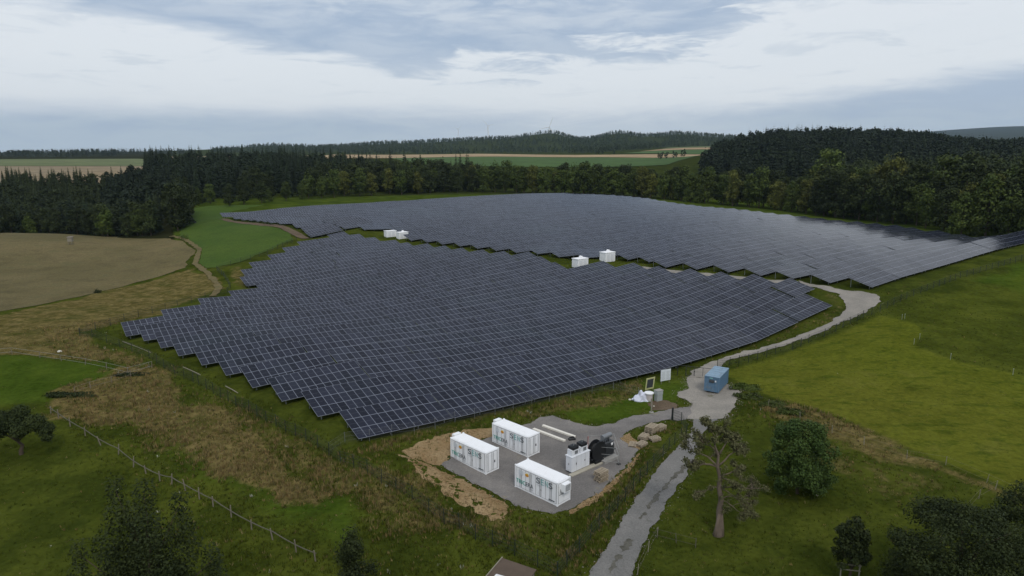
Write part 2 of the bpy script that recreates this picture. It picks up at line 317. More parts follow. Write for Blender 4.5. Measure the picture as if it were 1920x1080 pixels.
plain('tarp', (.62, .64, .74), .6, 0, .1, 2); plain('white_plastic', (.80, .80, .80), .45, 0, .05, 2); plain('tank_side', (.50, .46, .45), .7, 0, .1, 2); plain('grey_box', (.32, .35, .34), .7, 0, .12, 2)
plain('sign_white', (.66, .70, .73), .5, 0, .05, 2); plain('sign_frame', (.50, .50, .24), .6); plain('sign_dark', (.05, .055, .06), .6, 0, .5, 3); plain('red_tag', (.5, .06, .05), .6)
plain('roof_felt', (.11, .083, .064), .9, 0, .25, 1.2, .1, .3); plain('turbine_white', (.80, .82, .84), .5, 0, .02, 1); plain('rubber', (.03, .03, .03), .8); plain('stone_white', (.6, .58, .5), .9)
# ------------------------------------------------------------------ mesh helpers
def tag(o, label=None, cat=None, group=None, kind=None):
    if label: o['label'] = label
    if cat: o['category'] = cat
    if group: o['group'] = group
    if kind: o['kind'] = kind
    return o
def empty(name, loc, rz=0, label=None, cat=None, group=None):
    o = bpy.data.objects.new(name, None); COL.objects.link(o); o.location = loc; o.rotation_euler = (0, 0, rz); o.empty_display_size = .5
    return tag(o, label, cat, group)
class MB:
    def __init__(s): s.v = []; s.f = []; s.mi = []; s.uv = []; s.cur = 0
    def mesh(s, V, Fs):
        k = len(s.v); s.v += [tuple(p) for p in V]
        for f in Fs: s.f.append([i + k for i in f]); s.mi.append(s.cur)
        return s
    def box(s, c, size, rz=0, bev=0.0, M=None):
        x, y, z = (v / 2 for v in size); b = min(bev, x * .4, y * .4, z * .4)
        if b <= 0:
            V = [(sx * x, sy * y, sz * z) for sz in (-1, 1) for sy in (-1, 1) for sx in (-1, 1)]
            Fs = [(0, 2, 3, 1), (4, 5, 7, 6), (0, 1, 5, 4), (2, 6, 7, 3), (0, 4, 6, 2), (1, 3, 7, 5)]
        else:
            bm = bmesh.new(); bmesh.ops.create_cube(bm, size=1)
            for v in bm.verts: v.co = Vector((v.co.x * 2 * x, v.co.y * 2 * y, v.co.z * 2 * z))
            bmesh.ops.bevel(bm, geom=bm.edges[:], offset=b, segments=1, affect='EDGES'); bm.verts.index_update()
            V = [tuple(v.co) for v in bm.verts]; Fs = [[v.index for v in f.verts] for f in bm.faces]; bm.free()
        Mx = Matrix.Translation(c) @ (M if M is not None else Matrix.Rotation(rz, 4, 'Z'))
        return s.mesh([Mx @ Vector(p) for p in V], Fs)
    def tube(s, pts, rad, n=8, cap=True):
        pts = [Vector(p) for p in pts]; rad = rad if hasattr(rad, '__len__') else [rad] * len(pts); k0 = len(s.v); V = []; prev = None
        for i, p in enumerate(pts):
            dr = (pts[min(i + 1, len(pts) - 1)] - pts[max(i - 1, 0)]).normalized()
            a = prev if prev is not None and abs(prev.dot(dr)) < .95 else (Vector((0, 0, 1)) if abs(dr.z) < .9 else Vector((1, 0, 0)))
            x = (a - dr * a.dot(dr)).normalized(); y = dr.cross(x); prev = x
            V += [p + (x * math.cos(q) + y * math.sin(q)) * rad[i] for q in [2 * math.pi * j / n for j in range(n)]]
        Fs = []
        for i in range(len(pts) - 1):
            for j in range(n): a = i * n + j; b = i * n + (j + 1) % n; Fs.append((a, b, b + n, a + n))
        if cap: Fs.append(tuple(range(n - 1, -1, -1))); Fs.append(tuple(range((len(pts) - 1) * n, len(pts) * n)))
        return s.mesh(V, Fs)
    def lathe(s, prof, n=20, c=(0, 0, 0)):
        V = [(c[0] + r * math.cos(2 * math.pi * j / n), c[1] + r * math.sin(2 * math.pi * j / n), c[2] + z) for r, z in prof for j in range(n)]
        Fs = [(i * n + j, i * n + (j + 1) % n, (i + 1) * n + (j + 1) % n, (i + 1) * n + j) for i in range(len(prof) - 1) for j in range(n)]
        Fs += [tuple(range(n - 1, -1, -1)), tuple(range((len(prof) - 1) * n, len(prof) * n))]
        return s.mesh(V, Fs)
    def data(s, name, mats, smooth=False):
        me = bpy.data.meshes.new(name); me.from_pydata(s.v, [], s.f)
        for m in (mats if isinstance(mats, (list, tuple)) else [mats]): me.materials.append(MATS[m])
        if any(s.mi): me.polygons.foreach_set('material_index', s.mi)
        if smooth: me.polygons.foreach_set('use_smooth', [True] * len(me.polygons))
        me.update(); return me
    def build(s, name, mats, parent=None, smooth=False):
        o = bpy.data.objects.new(name, s.data(name, mats, smooth)); COL.objects.link(o)
        if parent: o.parent = parent
        return o
def link(name, me, parent=None, loc=(0, 0, 0), rot=None, sc=None):
    o = bpy.data.objects.new(name, me); COL.objects.link(o); o.location = loc
    if parent: o.parent = parent
    if rot is not None: o.rotation_euler = rot
    if sc is not None: o.scale = sc
    return o
def np_mesh(name, V, Fc, mats, tint=None, smooth=False, nv=None):
    nv = nv or Fc.shape[1]
    me = bpy.data.meshes.new(name); me.vertices.add(len(V)); me.vertices.foreach_set('co', np.ascontiguousarray(V, dtype=np.float32).ravel())
    me.loops.add(Fc.size); me.loops.foreach_set('vertex_index', np.ascontiguousarray(Fc, dtype=np.int32).ravel())
    me.polygons.add(len(Fc)); me.polygons.foreach_set('loop_start', np.arange(0, Fc.size, nv, dtype=np.int32))
    me.polygons.foreach_set('loop_total', np.full(len(Fc), nv, dtype=np.int32))
    for m in (mats if isinstance(mats, (list, tuple)) else [mats]): me.materials.append(MATS[m])
    if smooth: me.polygons.foreach_set('use_smooth', np.ones(len(Fc), dtype=bool))
    if tint is not None:
        a = me.attributes.new('tint', 'FLOAT', 'POINT'); a.data.foreach_set('value', np.ascontiguousarray(tint, dtype=np.float32))
    me.update(calc_edges=True); return me
def copy_tree(o, parent=None):
    c = o.copy(); COL.objects.link(c); c.parent = parent
    for ch in list(o.children): copy_tree(ch, c)
    return c
# ------------------------------------------------------------------ ground regions (world outlines of real patches)
def inside(x, y, P):
    r = np.zeros(np.shape(x), bool); n = len(P)
    for i in range(n):
        (ax, ay), (bx, by) = P[i], P[(i + 1) % n]
        cnd = (ay > y) != (by > y); r ^= cnd & (x < (bx - ax) * (y - ay) / (by - ay + 1e-12) + ax)
    return r
def soft(x, y, P, w_):
    dd = seg_dist(x, y, list(P) + [P[0]]); ins = inside(x, y, P); return sst(-w_, w_, np.where(ins, dd, -dd))
YARD = hits([(823,873),(870,897),(923,923),(967,947),(1000,958),(1033,963),(1067,957),(1113,930),(1163,887),(1185,862),(1197,843),(1175,832),(1163,823),(1173,810),(1210,797),(1240,789),(1260,787),(1272,790),(1300,783),(1300,762),(1260,768),(1223,775),(1187,780),(1147,795),(1113,800),(1080,793),(1037,780),(1013,782),(993,793),(930,815),(880,835),(843,857)])
APRON = hits([(1290,785),(1320,791),(1345,789),(1362,782),(1372,768),(1382,750),(1389,738),(1382,728),(1365,721),(1345,715),(1335,708),(1287,708),(1288,718),(1291,728),(1280,734),(1271,736),(1275,744),(1300,758),(1296,763)])
TRACK = hits([(1095,1100),(1107,1073),(1147,1013),(1190,937),(1243,867),(1285,825),(1300,800),(1302,787),(1345,786),(1330,800),(1315,822),(1301,867),(1273,913),(1227,980),(1207,1017),(1193,1053),(1175,1100)])
NTRACK = hits([(1287,709),(1335,709),(1345,692),(1367,675),(1453,653),(1533,627),(1580,603),(1623,587),(1652,566),(1645,553),(1613,547),(1567,541),(1527,534),(1500,527),(1500,531),(1533,541),(1570,552),(1585,566),(1585,583),(1558,604),(1513,625),(1467,641),(1393,660),(1330,680),(1300,695)])
SAND = [hits(p) for p in ([(752,846),(800,825),(860,808),(925,802),(928,816),(880,836),(845,857),(824,874),(795,866),(770,858)],
                          [(745,851),(768,859),(815,876),(862,899),(915,925),(948,946),(952,962),(944,979),(915,972),(880,950),(848,932),(815,910),(785,888)],
                          [(1068,958),(1113,931),(1164,888),(1187,864),(1198,850),(1195,862),(1172,892),(1120,938),(1072,964)],
                          [(1163,823),(1175,832),(1198,843),(1205,836),(1185,822),(1180,812)])]
EARTH = hits([(1215,756),(1232,750),(1255,752),(1272,760),(1268,767),(1240,770),(1222,770)])
STUB = hits([(-160,437),(0,437.5),(140,438.5),(200,443),(230,447),(310,447),(340,453),(365,470),(352,490),(347,502),(267,527),(187,548),(67,573),(-10,586),(-220,610)])
WMEAD = hits([(357,393),(500,384),(418,402),(421,413),(500,424),(540,437),(552,450),(500,472),(450,492),(405,502),(385,503),(372,493),(381,470),(352,450),(335,440)])
DRYP = [(hits(p), a) for p, a in (
    ([(80,750),(200,690),(290,697),(350,735),(430,785),(500,830),(540,875),(620,920),(560,960),(450,905),(330,835),(230,800),(130,785)], .95),
    ([(380,720),(470,770),(560,815),(640,860),(760,925),(860,985),(800,1010),(680,975),(560,905),(430,800)], .55),
    ([(-200,600),(0,588),(190,550),(350,504),(400,522),(413,545),(330,577),(150,628),(270,690),(120,672),(-100,660),(-300,660)], .92),
    ([(1430,755),(1500,752),(1580,785),(1700,840),(1800,878),(1930,925),(1990,960),(1880,930),(1760,885),(1640,850),(1560,825),(1470,790)], .8),
    ([(650,850),(700,830),(860,795),(1000,762),(1120,735),(1210,705),(1222,720),(1150,760),(1060,775),(990,783),(870,805),(760,840)], .62),
    ([(560,820),(640,850),(740,855),(800,890),(860,930),(950,985),(1000,985),(1010,1010),(900,1010),(760,940),(640,900)], .6),
    ([(1500,800),(1640,850),(1750,900),(1700,960),(1620,930),(1540,880)], .42),
    ([(1190,850),(1260,800),(1290,812),(1240,862),(1190,930),(1130,970),(1090,1000),(1110,950)], .45),
    ([(1530,545),(1570,555),(1583,570),(1580,585),(1555,602),(1510,622),(1380,662),(1370,655),(1500,612),(1560,580)], .5),
    ([(1680,540),(1800,505),(1925,470),(1925,480),(1800,522),(1690,556)], .35),
    ([(430,498),(465,500),(478,530),(440,545),(425,520)], .6),
    ([(1000,1010),(1080,1000),(1120,1000),(1090,1060),(1000,1080)], .4))]
YELP = [hits([(1385,715),(1345,700),(1420,680),(1550,635),(1650,592),(1720,608),(1730,625),(1712,648),(1790,676),(1960,715),(2200,760),(2200,980),(1930,930),(1700,838),(1560,775),(1450,745)]),
        hits([(1660,598),(1800,545),(1960,500),(2100,520),(2100,640),(1960,710),(1790,672),(1722,640),(1730,615)])]
LUSHP = [hits([(1830,525),(1930,490),(2050,480),(2050,600),(1930,555)]), hits([(-60,672),(30,668),(120,677),(230,692),(200,712),(120,730),(60,760),(-60,765)]), hits([(350,760),(520,880),(620,950),(640,1010),(560,1000),(470,930),(330,840)]),
         hits([(1040,772),(1210,712),(1285,710),(1285,732),(1250,748),(1220,772),(1150,790),(1100,798)])]
def panel_area(x, y):
    c = -x * math.sin(TH) + y * math.cos(TH) - C0; u = x * U[0] + y * U[1]
    return c, u
def patches(x, y):
    """dry, lush, soil, yellow amounts"""
    wob = (hash_noise(x, y, 6.) - .5) * 5 + (hash_noise(x, y, 1.7) - .5) * 2.2; xx = x + wob; yy = y + (hash_noise(x + 77, y, 5.) - .5) * 5
    dry = np.zeros(x.shape); lush = np.zeros(x.shape); soil = np.zeros(x.shape); yel = np.zeros(x.shape); r = np.hypot(x, y)
    m = r < 420
    for P, a in DRYP: dry[m] = np.maximum(dry[m], a * soft(xx[m], yy[m], P, 2.5))
    for i, P in enumerate(YELP): yel[m] = np.maximum(yel[m], (1, .2)[i] * soft(x[m], y[m], P, .6))
    for P in LUSHP: lush[m] = np.maximum(lush[m], .75 * soft(xx[m], yy[m], P, 2.))
    pxn = 960 + x / np.maximum(y, 1) * F_PX * .985
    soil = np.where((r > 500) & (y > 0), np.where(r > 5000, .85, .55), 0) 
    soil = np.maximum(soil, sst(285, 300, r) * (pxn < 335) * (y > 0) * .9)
    lush = np.where(r > 300, np.maximum(lush, .5), lush)
    return dry, lush, soil, yel
# ground sheet: fine polar mesh in front, coarse behind, out to the horizon
azs = np.radians(np.concatenate([np.arange(-180, -56, 6), np.arange(-54, -42, 1.5), np.arange(-42, 42, .17), np.arange(42, 56, 1.5), np.arange(57, 180.1, 6)])); azs[-1] = math.pi
rs = np.concatenate([[.5, 8, 16, 22, 28], np.exp(np.linspace(math.log(32), math.log(400), 330)), np.exp(np.linspace(math.log(405), math.log(11500), 190))])
RR, AA = np.meshgrid(rs, azs, indexing='ij'); GX, GY = RR * np.sin(AA), RR * np.cos(AA); GZ = terr(GX, GY)
nr, na = RR.shape; I = np.arange(nr * na).reshape(nr, na)
Fq = np.stack([I[:-1, :-1], I[:-1, 1:], I[1:, 1:], I[1:, :-1]], -1).reshape(-1, 4)[:, ::-1]
me = np_mesh('ground', np.stack([GX, GY, GZ], -1).reshape(-1, 3), Fq, 'grass_ground', smooth=True)
pd = patches(GX.ravel(), GY.ravel()); ca = me.attributes.new('patch', 'FLOAT_COLOR', 'POINT'); ca.data.foreach_set('color', np.stack(pd, -1).astype(np.float32).ravel())
ground = link('ground', me); tag(ground, 'rolling grassland of green and dry yellow grass', 'ground', kind='structure')
# draped sheets
def drape(name, P, step, m, lift=.03, jit=.3, label=None, cat=None, kind='structure'):
    B = []
    for (ax, ay), (bx, by) in zip(P, P[1:] + P[:1]):
        L = math.hypot(bx - ax, by - ay); n = max(1, int(L / (step * .5)))
        for i in range(n):
            t = i / n; x, y = ax + (bx - ax) * t, ay + (by - ay) * t
            k = mnoise.noise(Vector((x / (step * 2.2), y / (step * 2.2), 3))) * 1.5 + mnoise.noise(Vector((x / (step * .8), y / (step * .8), 9))) * .9
            nx, ny = (by - ay) / (L + 1e-9), -(bx - ax) / (L + 1e-9); B.append(Vector((x + nx * k * jit, y + ny * k * jit)))
    xs = [b.x for b in B]; ys = [b.y for b in B]; Pa = [(b.x, b.y) for b in B]
    gx, gy = np.meshgrid(np.arange(min(xs), max(xs), step), np.arange(min(ys), max(ys), step)); gx = gx.ravel() + rng.uniform(-.2, .2, gx.size) * step; gy = gy.ravel() + rng.uniform(-.2, .2, gy.size) * step
    k = inside(gx, gy, Pa) & (seg_dist(gx, gy, Pa + [Pa[0]]) > step * .45); pts = B + [Vector((a, b)) for a, b in zip(gx[k], gy[k])]
    vo, _, fo, *_r = delaunay_2d_cdt(pts, [], [list(range(len(B)))], 1, 1e-4)
    V = np.array([(v.x, v.y) for v in vo]); z = terr(V[:, 0], V[:, 1]) + lift
    me = bpy.data.meshes.new(name); me.from_pydata(np.column_stack([V, z]).tolist(), [], [list(f) for f in fo]); me.materials.append(MATS[m])
    bm = bmesh.new(); bm.from_mesh(me); bmesh.ops.recalc_face_normals(bm, faces=bm.faces[:])
    if sum(f.normal.z for f in bm.faces) < 0: bmesh.ops.reverse_faces(bm, faces=bm.faces[:])
    bm.to_mesh(me); bm.free(); me.polygons.foreach_set('use_smooth', [True] * len(me.polygons))
    return tag(link(name, me), label, cat, kind=kind)
for i, P in enumerate(SAND): drape('sand_bank', P, .7, 'sand', .035, .45, 'bare orange sand at the rim of the gravel yard', 'sand')
drape('gravel_yard', YARD, .8, 'yard_gravel', .05, .3, 'grey gravel yard under the white containers', 'yard')
drape('bare_earth', EARTH, .7, 'bare_earth', .04, .3, 'patch of bare brown earth beside the track', 'earth')
drape('gravel_apron', APRON, .8, 'track_gravel', .065, .35, 'pale gravel turning place under the blue container', 'gravel')
drape('farm_track', TRACK, .8, 'asphalt_track', .08, .25, 'grey track running up from the bottom edge to the gate', 'track')
drape('service_track', NTRACK, 1.2, 'track_gravel', .10, .45, 'pale gravel track curving along the solar rows behind the gate', 'track')
for P in ([(1283,872),(1289,876),(1278,890),(1262,900),(1258,896)],[(1262,898),(1256,908),(1246,920),(1240,922),(1246,908)],[(1240,922),(1234,936),(1224,946),(1216,956),(1213,951),(1228,930)],[(1207,962),(1212,966),(1203,975),(1197,973)],[(1178,1012),(1188,1015),(1180,1032),(1168,1036),(1166,1028)],[(1160,1040),(1166,1042),(1152,1068),(1142,1078),(1144,1064)]):
    drape('worn_patch', hits(P), .35, 'worn_patch', .10, .25, 'dark worn streak along the middle of the grey track', 'track')
drape('stubble_field', STUB, 4, 'stubble', .10, .8, 'brown harvested field on the left', 'field')
drape('west_meadow', WMEAD, 4, 'meadow_green', .12, .8, 'bright green meadow between the brown field and the solar rows', 'meadow')
def ribbon(pts, wd):
    L = [];  Rr = []
    for i, p in enumerate(pts):
        a = pts[max(i - 1, 0)]; b = pts[min(i + 1, len(pts) - 1)]; dx, dy = b[0] - a[0], b[1] - a[1]; q = math.hypot(dx, dy)
        L.append((p[0] - dy / q * wd / 2, p[1] + dx / q * wd / 2)); Rr.append((p[0] + dy / q * wd / 2, p[1] - dx / q * wd / 2))
    return L + Rr[::-1]
drape('dirt_path', ribbon(hits([(418,411),(445,417),(482,421),(526,425),(548,435),(572,448)]), 4.2), 2, 'bare_earth', .2, .4, 'dirt path at the left tip of the far solar rows', 'path')
drape('field_path', ribbon(hits([(322,443),(350,451),(374,468),(366,495),(393,516),(411,540),(400,556)]), 1.7), 1.6, 'stubble', .2, .4, 'narrow sandy path along the edge of the brown field', 'path')
def on(px, Y): return ((px - 960) / F_PX * Y / .985, Y)
for nm, P, mt_, lb in (
    ('far_field', [on(560,1250),(on(720,1200)),on(900,1270),on(1120,1260),on(1300,1010),on(1345,1000),on(1330,1180),on(1130,1440),on(900,1750),on(640,1900)], 'field_tan', 'long tan harvested field beyond the wood'),
    ('far_field', [on(780,800),on(1240,800),on(1300,1000),on(1120,1240),on(900,1250),on(740,1180)], 'field_green', 'green crop field beyond the wood'),
    ('far_field', [on(1160,1500),on(1330,1190),on(1370,1180),on(1385,1400),on(1200,1560)], 'field_green', 'narrow green strip field beside the wooded hill'),
    ('far_field', [on(1190,1580),on(1385,1420),on(1390,1560),on(1240,1640)], 'field_tan', 'narrow tan strip field beside the wooded hill'),
    ('far_field', [on(1230,1660),on(1392,1580),on(1400,1800),on(1250,1850)], 'field_pale_green', 'pale green strip field below the far ridge'),
    ('far_field', [on(-300,575),on(330,575),on(300,900),on(-300,900)], 'field_tan2', 'brown field beyond the dark wood on the left'),
    ('far_field', [on(-300,920),on(300,920),on(400,1200),on(280,1500),on(-300,1350)], 'field_pale_green', 'pale green field beyond the dark wood on the left'),
    ('far_field', [on(290,1560),on(420,1250),on(600,1650),on(460,1900),on(330,1900)], 'field_tan2', 'tan field in front of the far ridge on the left')):
    drape(nm, P, 30, mt_, .5, 2, lb, 'field')
# ------------------------------------------------------------------ solar tables
MODW = 1.134; TILT = math.atan2(HB - HF, DEPTH); SL = math.hypot(DEPTH, HB - HF)
def panel_mesh(nm):
    b = MB(); L = nm * MODW; t = .045
    V = [(0, 0, HF), (L, 0, HF), (L, DEPTH, HB), (0, DEPTH, HB)]
    b.mesh(V, [(0, 1, 2, 3)]); b.cur = 1
    W = [(x, y, z - t) for x, y, z in V]; b.mesh(V + W, [(0, 4, 5, 1), (1, 5, 6, 2), (2, 6, 7, 3), (3, 7, 4, 0)]); b.cur = 2; b.mesh(W, [(3, 2, 1, 0)])
    me = b.data('panel_array', ['solar_glass', 'frame_alu', 'underside']); uv = me.uv_layers.new(name='UVMap')
    for i, q in enumerate([(0, 0), (nm, 0), (nm, 3), (0, 3)]): uv.data[i].uv = q
    return me
PM = {n: panel_mesh(n) for n in range(3, 13)}
def post_mesh(h): b = MB(); b.box((0, 0, h / 2 - .5), (.11, .09, h + 1.0)); return b.data('post', 'galvanised')
yf, yb = .9, DEPTH - 1.1
POSTF = post_mesh(HF + (HB - HF) * yf / DEPTH - .06); POSTB = post_mesh(HF + (HB - HF) * yb / DEPTH - .06)
rail = MB(); [rail.box((0, DEPTH / 2, (HF + HB) / 2 - .10), (.07, SL * .92, .09), M=Matrix.Rotation(TILT, 4, 'X'))]; RAIL = rail.data('rafter', 'galvanised')
def u_of(px, k, off, h): x, y, z = on_row(px, C0 + k * ROWP + off, h); return x * U[0] + y * U[1]
def interp(dct, k):
    ks = sorted(dct); 
    return float(np.interp(k, ks, [dct[q] for q in ks]))
LN = {k: u_of(p, k, 0, HF) for k, p in FLn.items()}; LN.update({k: u_of(p, k, DEPTH, HB) for k, p in BLn.items() if k > 9})
LFu = {k: u_of(p, k, 0, HF) for k, p in FLf.items()}; LFu.update({k: u_of(p, k, DEPTH, HB) for k, p in BLf.items() if k in (3, 4, 5, 6)})
LFu[7] = LFu[8] = u_of(BLf[8], 8, DEPTH, HB); LFu[23] = LFu[22] + 1; LFu[24] = LFu[22]; LFu[33] = LFu[32] + 1
RN = {0: 140.4, 1: 147.6, 2: 145.8, 3: 144.0, 4: 142.0, 5: 139.7, 6: 138.0, 7: 134.4, 8: 126.5, 9: 123.5, 10: 127.0, 11: 124.0, 12: 121.0, 13: 118.4, 14: 116.9, 15: 114.8, 16: 112.9, 17: 110.8, 18: 107.0, 19: 104.5, 20: 102.5}
RN[8] = 124.0; RN[9] = 128.5; RN[10] = 127.0; RN[11] = 123.5
RF = {k: u_of(p, k, DEPTH, HB) for k, p in FRf.items()}; RF[0] = RF[1] - 2
def hit_h(px, py, h):
    d = ray(px, py); f = CAM_H + d[2] * _t - terr(d[0] * _t, d[1] * _t) - h; i = np.argmax(f <= 0); t = _t[i - 1] + (_t[i] - _t[i - 1]) * f[i - 1] / (f[i - 1] - f[i]); x, y = d[0] * t, d[1] * t; return Vector((x, y, tz(x, y)))
HUTS = [(hit_h(px, py, h + .1), h, L_, W_) for px, py, L_, W_, h in ((724.7, 433.4, 4.2, 2.4, 2.35), (748, 436, 4.0, 2.4, 2.5), (1083.7, 486, 4.0, 2.6, 2.5), (1135.7, 474, 4.0, 2.6, 2.7))]
FSTART = {k: interp(LFu, k) for k in range(34)}
for p_, h_, L_, W_ in HUTS:            # rows stop short of the huts
    ch = float(N[0] * p_.x + N[1] * p_.y) - C0; uh = float(U[0] * p_.x + U[1] * p_.y)
    for k in range(34):
        if k * ROWP < ch + W_ + .8 and k * ROWP + DEPTH > ch - .8:
            if k in RN and RN[k] > uh - 1 : RN[k] = uh - 1.2
            if FSTART[k] < uh + L_ + 1: FSTART[k] = uh + L_ + 1.2
ORD = ['first', 'second', 'third', 'fourth', 'fifth', 'sixth', 'seventh', 'eighth', 'ninth', 'tenth', 'eleventh', 'twelfth', 'thirteenth', 'fourteenth', 'fifteenth', 'sixteenth', 'seventeenth', 'eighteenth', 'nineteenth', 'twentieth', 'twenty-first', 'twenty-second', 'twenty-third', 'twenty-fourth', 'twenty-fifth', 'twenty-sixth', 'twenty-seventh', 'twenty-eighth', 'twenty-ninth', 'thirtieth', 'thirty-first', 'thirty-second', 'thirty-third', 'thirty-fourth']
slots = []
for k in range(34):
    for blk in ('near', 'far'):
        if blk == 'near':
            if k > 20: continue
            a, b_ = interp(LN, k), RN[k]
        else: a, b_ = FSTART[k], interp(RF, k)
        u = a; q = 0
        while b_ - u > 3 * MODW:
            nm = min(12, int((b_ - u) / MODW + .3))
            if blk == 'far' and k == 33 and False: break
            p = U * u + N * (C0 + k * ROWP); slots.append([float(np.hypot(*(p + U * nm * MODW / 2))), k, blk, q, u, nm]); u += nm * MODW + .16; q += 1
order = sorted(range(len(slots)), key=lambda i: slots[i][0]); indiv = set(order[:299])
cx = []
for i, s_ in enumerate(slots):
    dist, k, blk, q, u, nm = s_
    A_ = U * u + N * (C0 + k * ROWP); B_ = A_ + U * nm * MODW
    ts = np.linspace(0, 1, 5); Xs = A_[0] + (B_ - A_)[0] * ts; Ys = A_[1] + (B_ - A_)[1] * ts
    zc = terr(Xs, Ys); zc2 = terr(Xs + N[0] * DEPTH * .6, Ys + N[1] * DEPTH * .6); sl, ic = np.polyfit(ts * nm * MODW, (zc * .75 + zc2 * .25), 1)
    s_ += [A_, ic + random.uniform(-.05, .05), math.atan(sl)]
stV, stF, stU, kk = [], [], [], 0
for i, (dist, k, blk, q, u, nm, A_, z0, slp) in enumerate(slots):
    M = Matrix.Translation((A_[0], A_[1], z0)) @ Matrix.Rotation(TH, 4, 'Z') @ Matrix.Rotation(-slp + random.gauss(0, .0022), 4, 'Y') @ Matrix.Rotation(random.gauss(0, .006), 4, 'X')
    if i in indiv:
        side = 'left end of' ; row = ORD[k]
        lab = ('dark blue solar table, %s from left end of the %s row behind the container yard' % (ORD[q], row)) if blk == 'near' else ('dark blue solar table, %s right of the grass gap in the %s row from front' % (ORD[q], row))
        t = empty('solar_table', (0, 0, 0), 0, lab, 'solar table', 'solar tables set in long rows on the field'); t.matrix_world = M
        link('panel_array', PM[nm], t); L = nm * MODW
        np_ = 4 if nm > 8 else 3 if nm > 4 else 2
        for j in range(np_):
            x = .8 + (L - 1.6) * j / (np_ - 1)
            link('post', POSTF, t, (x, yf, 0)); link('post', POSTB, t, (x, yb, 0)); link('rafter', RAIL, t, (x, 0, 0))
    else:
        for m_, dz in ((0, 0), (1, -.05)):
            V = [M @ Vector(p) for p in ((0, 0, HF + dz), (nm * MODW, 0, HF + dz), (nm * MODW, DEPTH, HB + dz), (0, DEPTH, HB + dz))]
            stF.append((len(stV), len(stV) + 1, len(stV) + 2, len(stV) + 3, m_)); stV += V; o_ = (i * 17) % 400; stU += [(o_, 0), (o_ + nm, 0), (o_ + nm, 3), (o_, 3)]
        for x in (.8, nm * MODW - .8):
            for yy_, hh in ((yf, HF), (yb, HB - .35)):
                V = [M @ Vector((x + a, yy_, h)) for a, h in ((-.06, -.8), (.06, -.8), (.06, hh), (-.06, hh))]
                stF.append((len(stV), len(stV) + 1, len(stV) + 2, len(stV) + 3, 2)); stV += V; stU += [(0, 0)] * 4
me = bpy.data.meshes.new('distant_solar_tables'); me.from_pydata(stV, [], [f[:4] for f in stF])
for m_ in ('solar_glass', 'underside', 'galvanised'): me.materials.append(MATS[m_])
me.polygons.foreach_set('material_index', [f[4] for f in stF]); uv = me.uv_layers.new(name='UVMap'); uv.data.foreach_set('uv', np.array(stU, dtype=np.float32).ravel())
tag(link('distant_solar_tables', me), 'far rows of blue grey solar tables up to the wood', 'solar tables', 'solar tables set in long rows on the field', 'stuff')
# service corridor between the two blocks
mid = [tuple(U * ((RN[k] + (MODW if k else 0)) * .45 + interp(LFu, k) * .55) + N * (C0 + k * ROWP + 3)) for k in range(1, 8)]
drape('service_track', ribbon(mid, 3.0), 1.5, 'track_gravel', .12, .4, 'pale gravel lane in the gap between the two solar blocks', 'track')

# ------------------------------------------------------------------ trees
def blob_leaves(g, blobs, n, size, shell=.35):
    """leaf-sized quads through the outer volume of overlapping lumps"""
    B = np.array([list(c) + list(r) for c, r in blobs]); vol = (B[:, 3] * B[:, 4] + B[:, 4] * B[:, 5] + B[:, 3] * B[:, 5]); k = g.choice(len(B), n, p=vol / vol.sum())
    dv = g.normal(size=(n, 3)); dv /= np.linalg.norm(dv, axis=1)[:, None]; rad = 1 - shell * np.abs(g.normal(size=n)) * .8 + .10 * g.normal(size=n)
    ct = B[k, :3] + dv * B[k, 3:] * rad[:, None]
    nn = dv + g.normal(size=(n, 3)) * .55; nn[:, 2] += .25; nn /= np.linalg.norm(nn, axis=1)[:, None]
    a = np.cross(nn, g.normal(size=(n, 3))); a /= np.linalg.norm(a, axis=1)[:, None]; b = np.cross(nn, a)
    s = (size * g.uniform(.55, 1.35, n))[:, None]; w_ = s * g.uniform(.45, .8, n)[:, None]
    V = np.stack([ct - a * s, ct - b * w_ + nn * s * .15, ct + a * s, ct + b * w_ + nn * s * .15], 1).reshape(-1, 3)
    tb = g.uniform(0, 1, len(B)); t = np.clip(tb[k] * .5 + g.uniform(0, .6, n), 0, 1)
    return V, np.arange(n * 4).reshape(-1, 4), np.repeat(t, 4)
def crown_blobs(g, R_, z0, h, n, top=.55, spread=.75, lump=1.0):
    out = [((0, 0, z0 + h * .5), (R_ * .62, R_ * .62, h * .45))]
    for i in range(n):
        q = g.uniform(0, 1); zz_ = z0 + h * (.08 + .84 * q); env = R_ * math.sqrt(max(.05, 1 - ((q - .38) / .68) ** 2)); a = g.uniform(0, 6.283); rr = env * spread * g.uniform(.55, 1)
        s = R_ * g.uniform(.24, .42) * lump; out.append(((rr * math.cos(a), rr * math.sin(a), zz_), (s, s, s * g.uniform(.7, 1.05))))
    return out
def limbs_mesh(g, h, r0, ends, seg=5, wob=.25, n=7):
    b = MB(); pts = [(wob * .4 * g.normal() * (i > 0), wob * .4 * g.normal() * (i > 0), h * i / seg) for i in range(seg + 1)]
    b.tube([(0, 0, -.4)] + pts, [r0 * 1.35] + [r0 * (1.12 - .85 * i / seg) for i in range(seg + 1)], n)
    for e in ends:
        e = Vector(e); z = min(h * .9, max(h * .25, e.z * .55)); st = Vector(pts[min(seg, int(z / h * seg))]); md = (st + e) / 2 + Vector((g.normal() * wob, g.normal() * wob, .1 * (e - st).length))
        b.tube([st, md, e], [r0 * .42, r0 * .26, r0 * .08], 5)
    return b
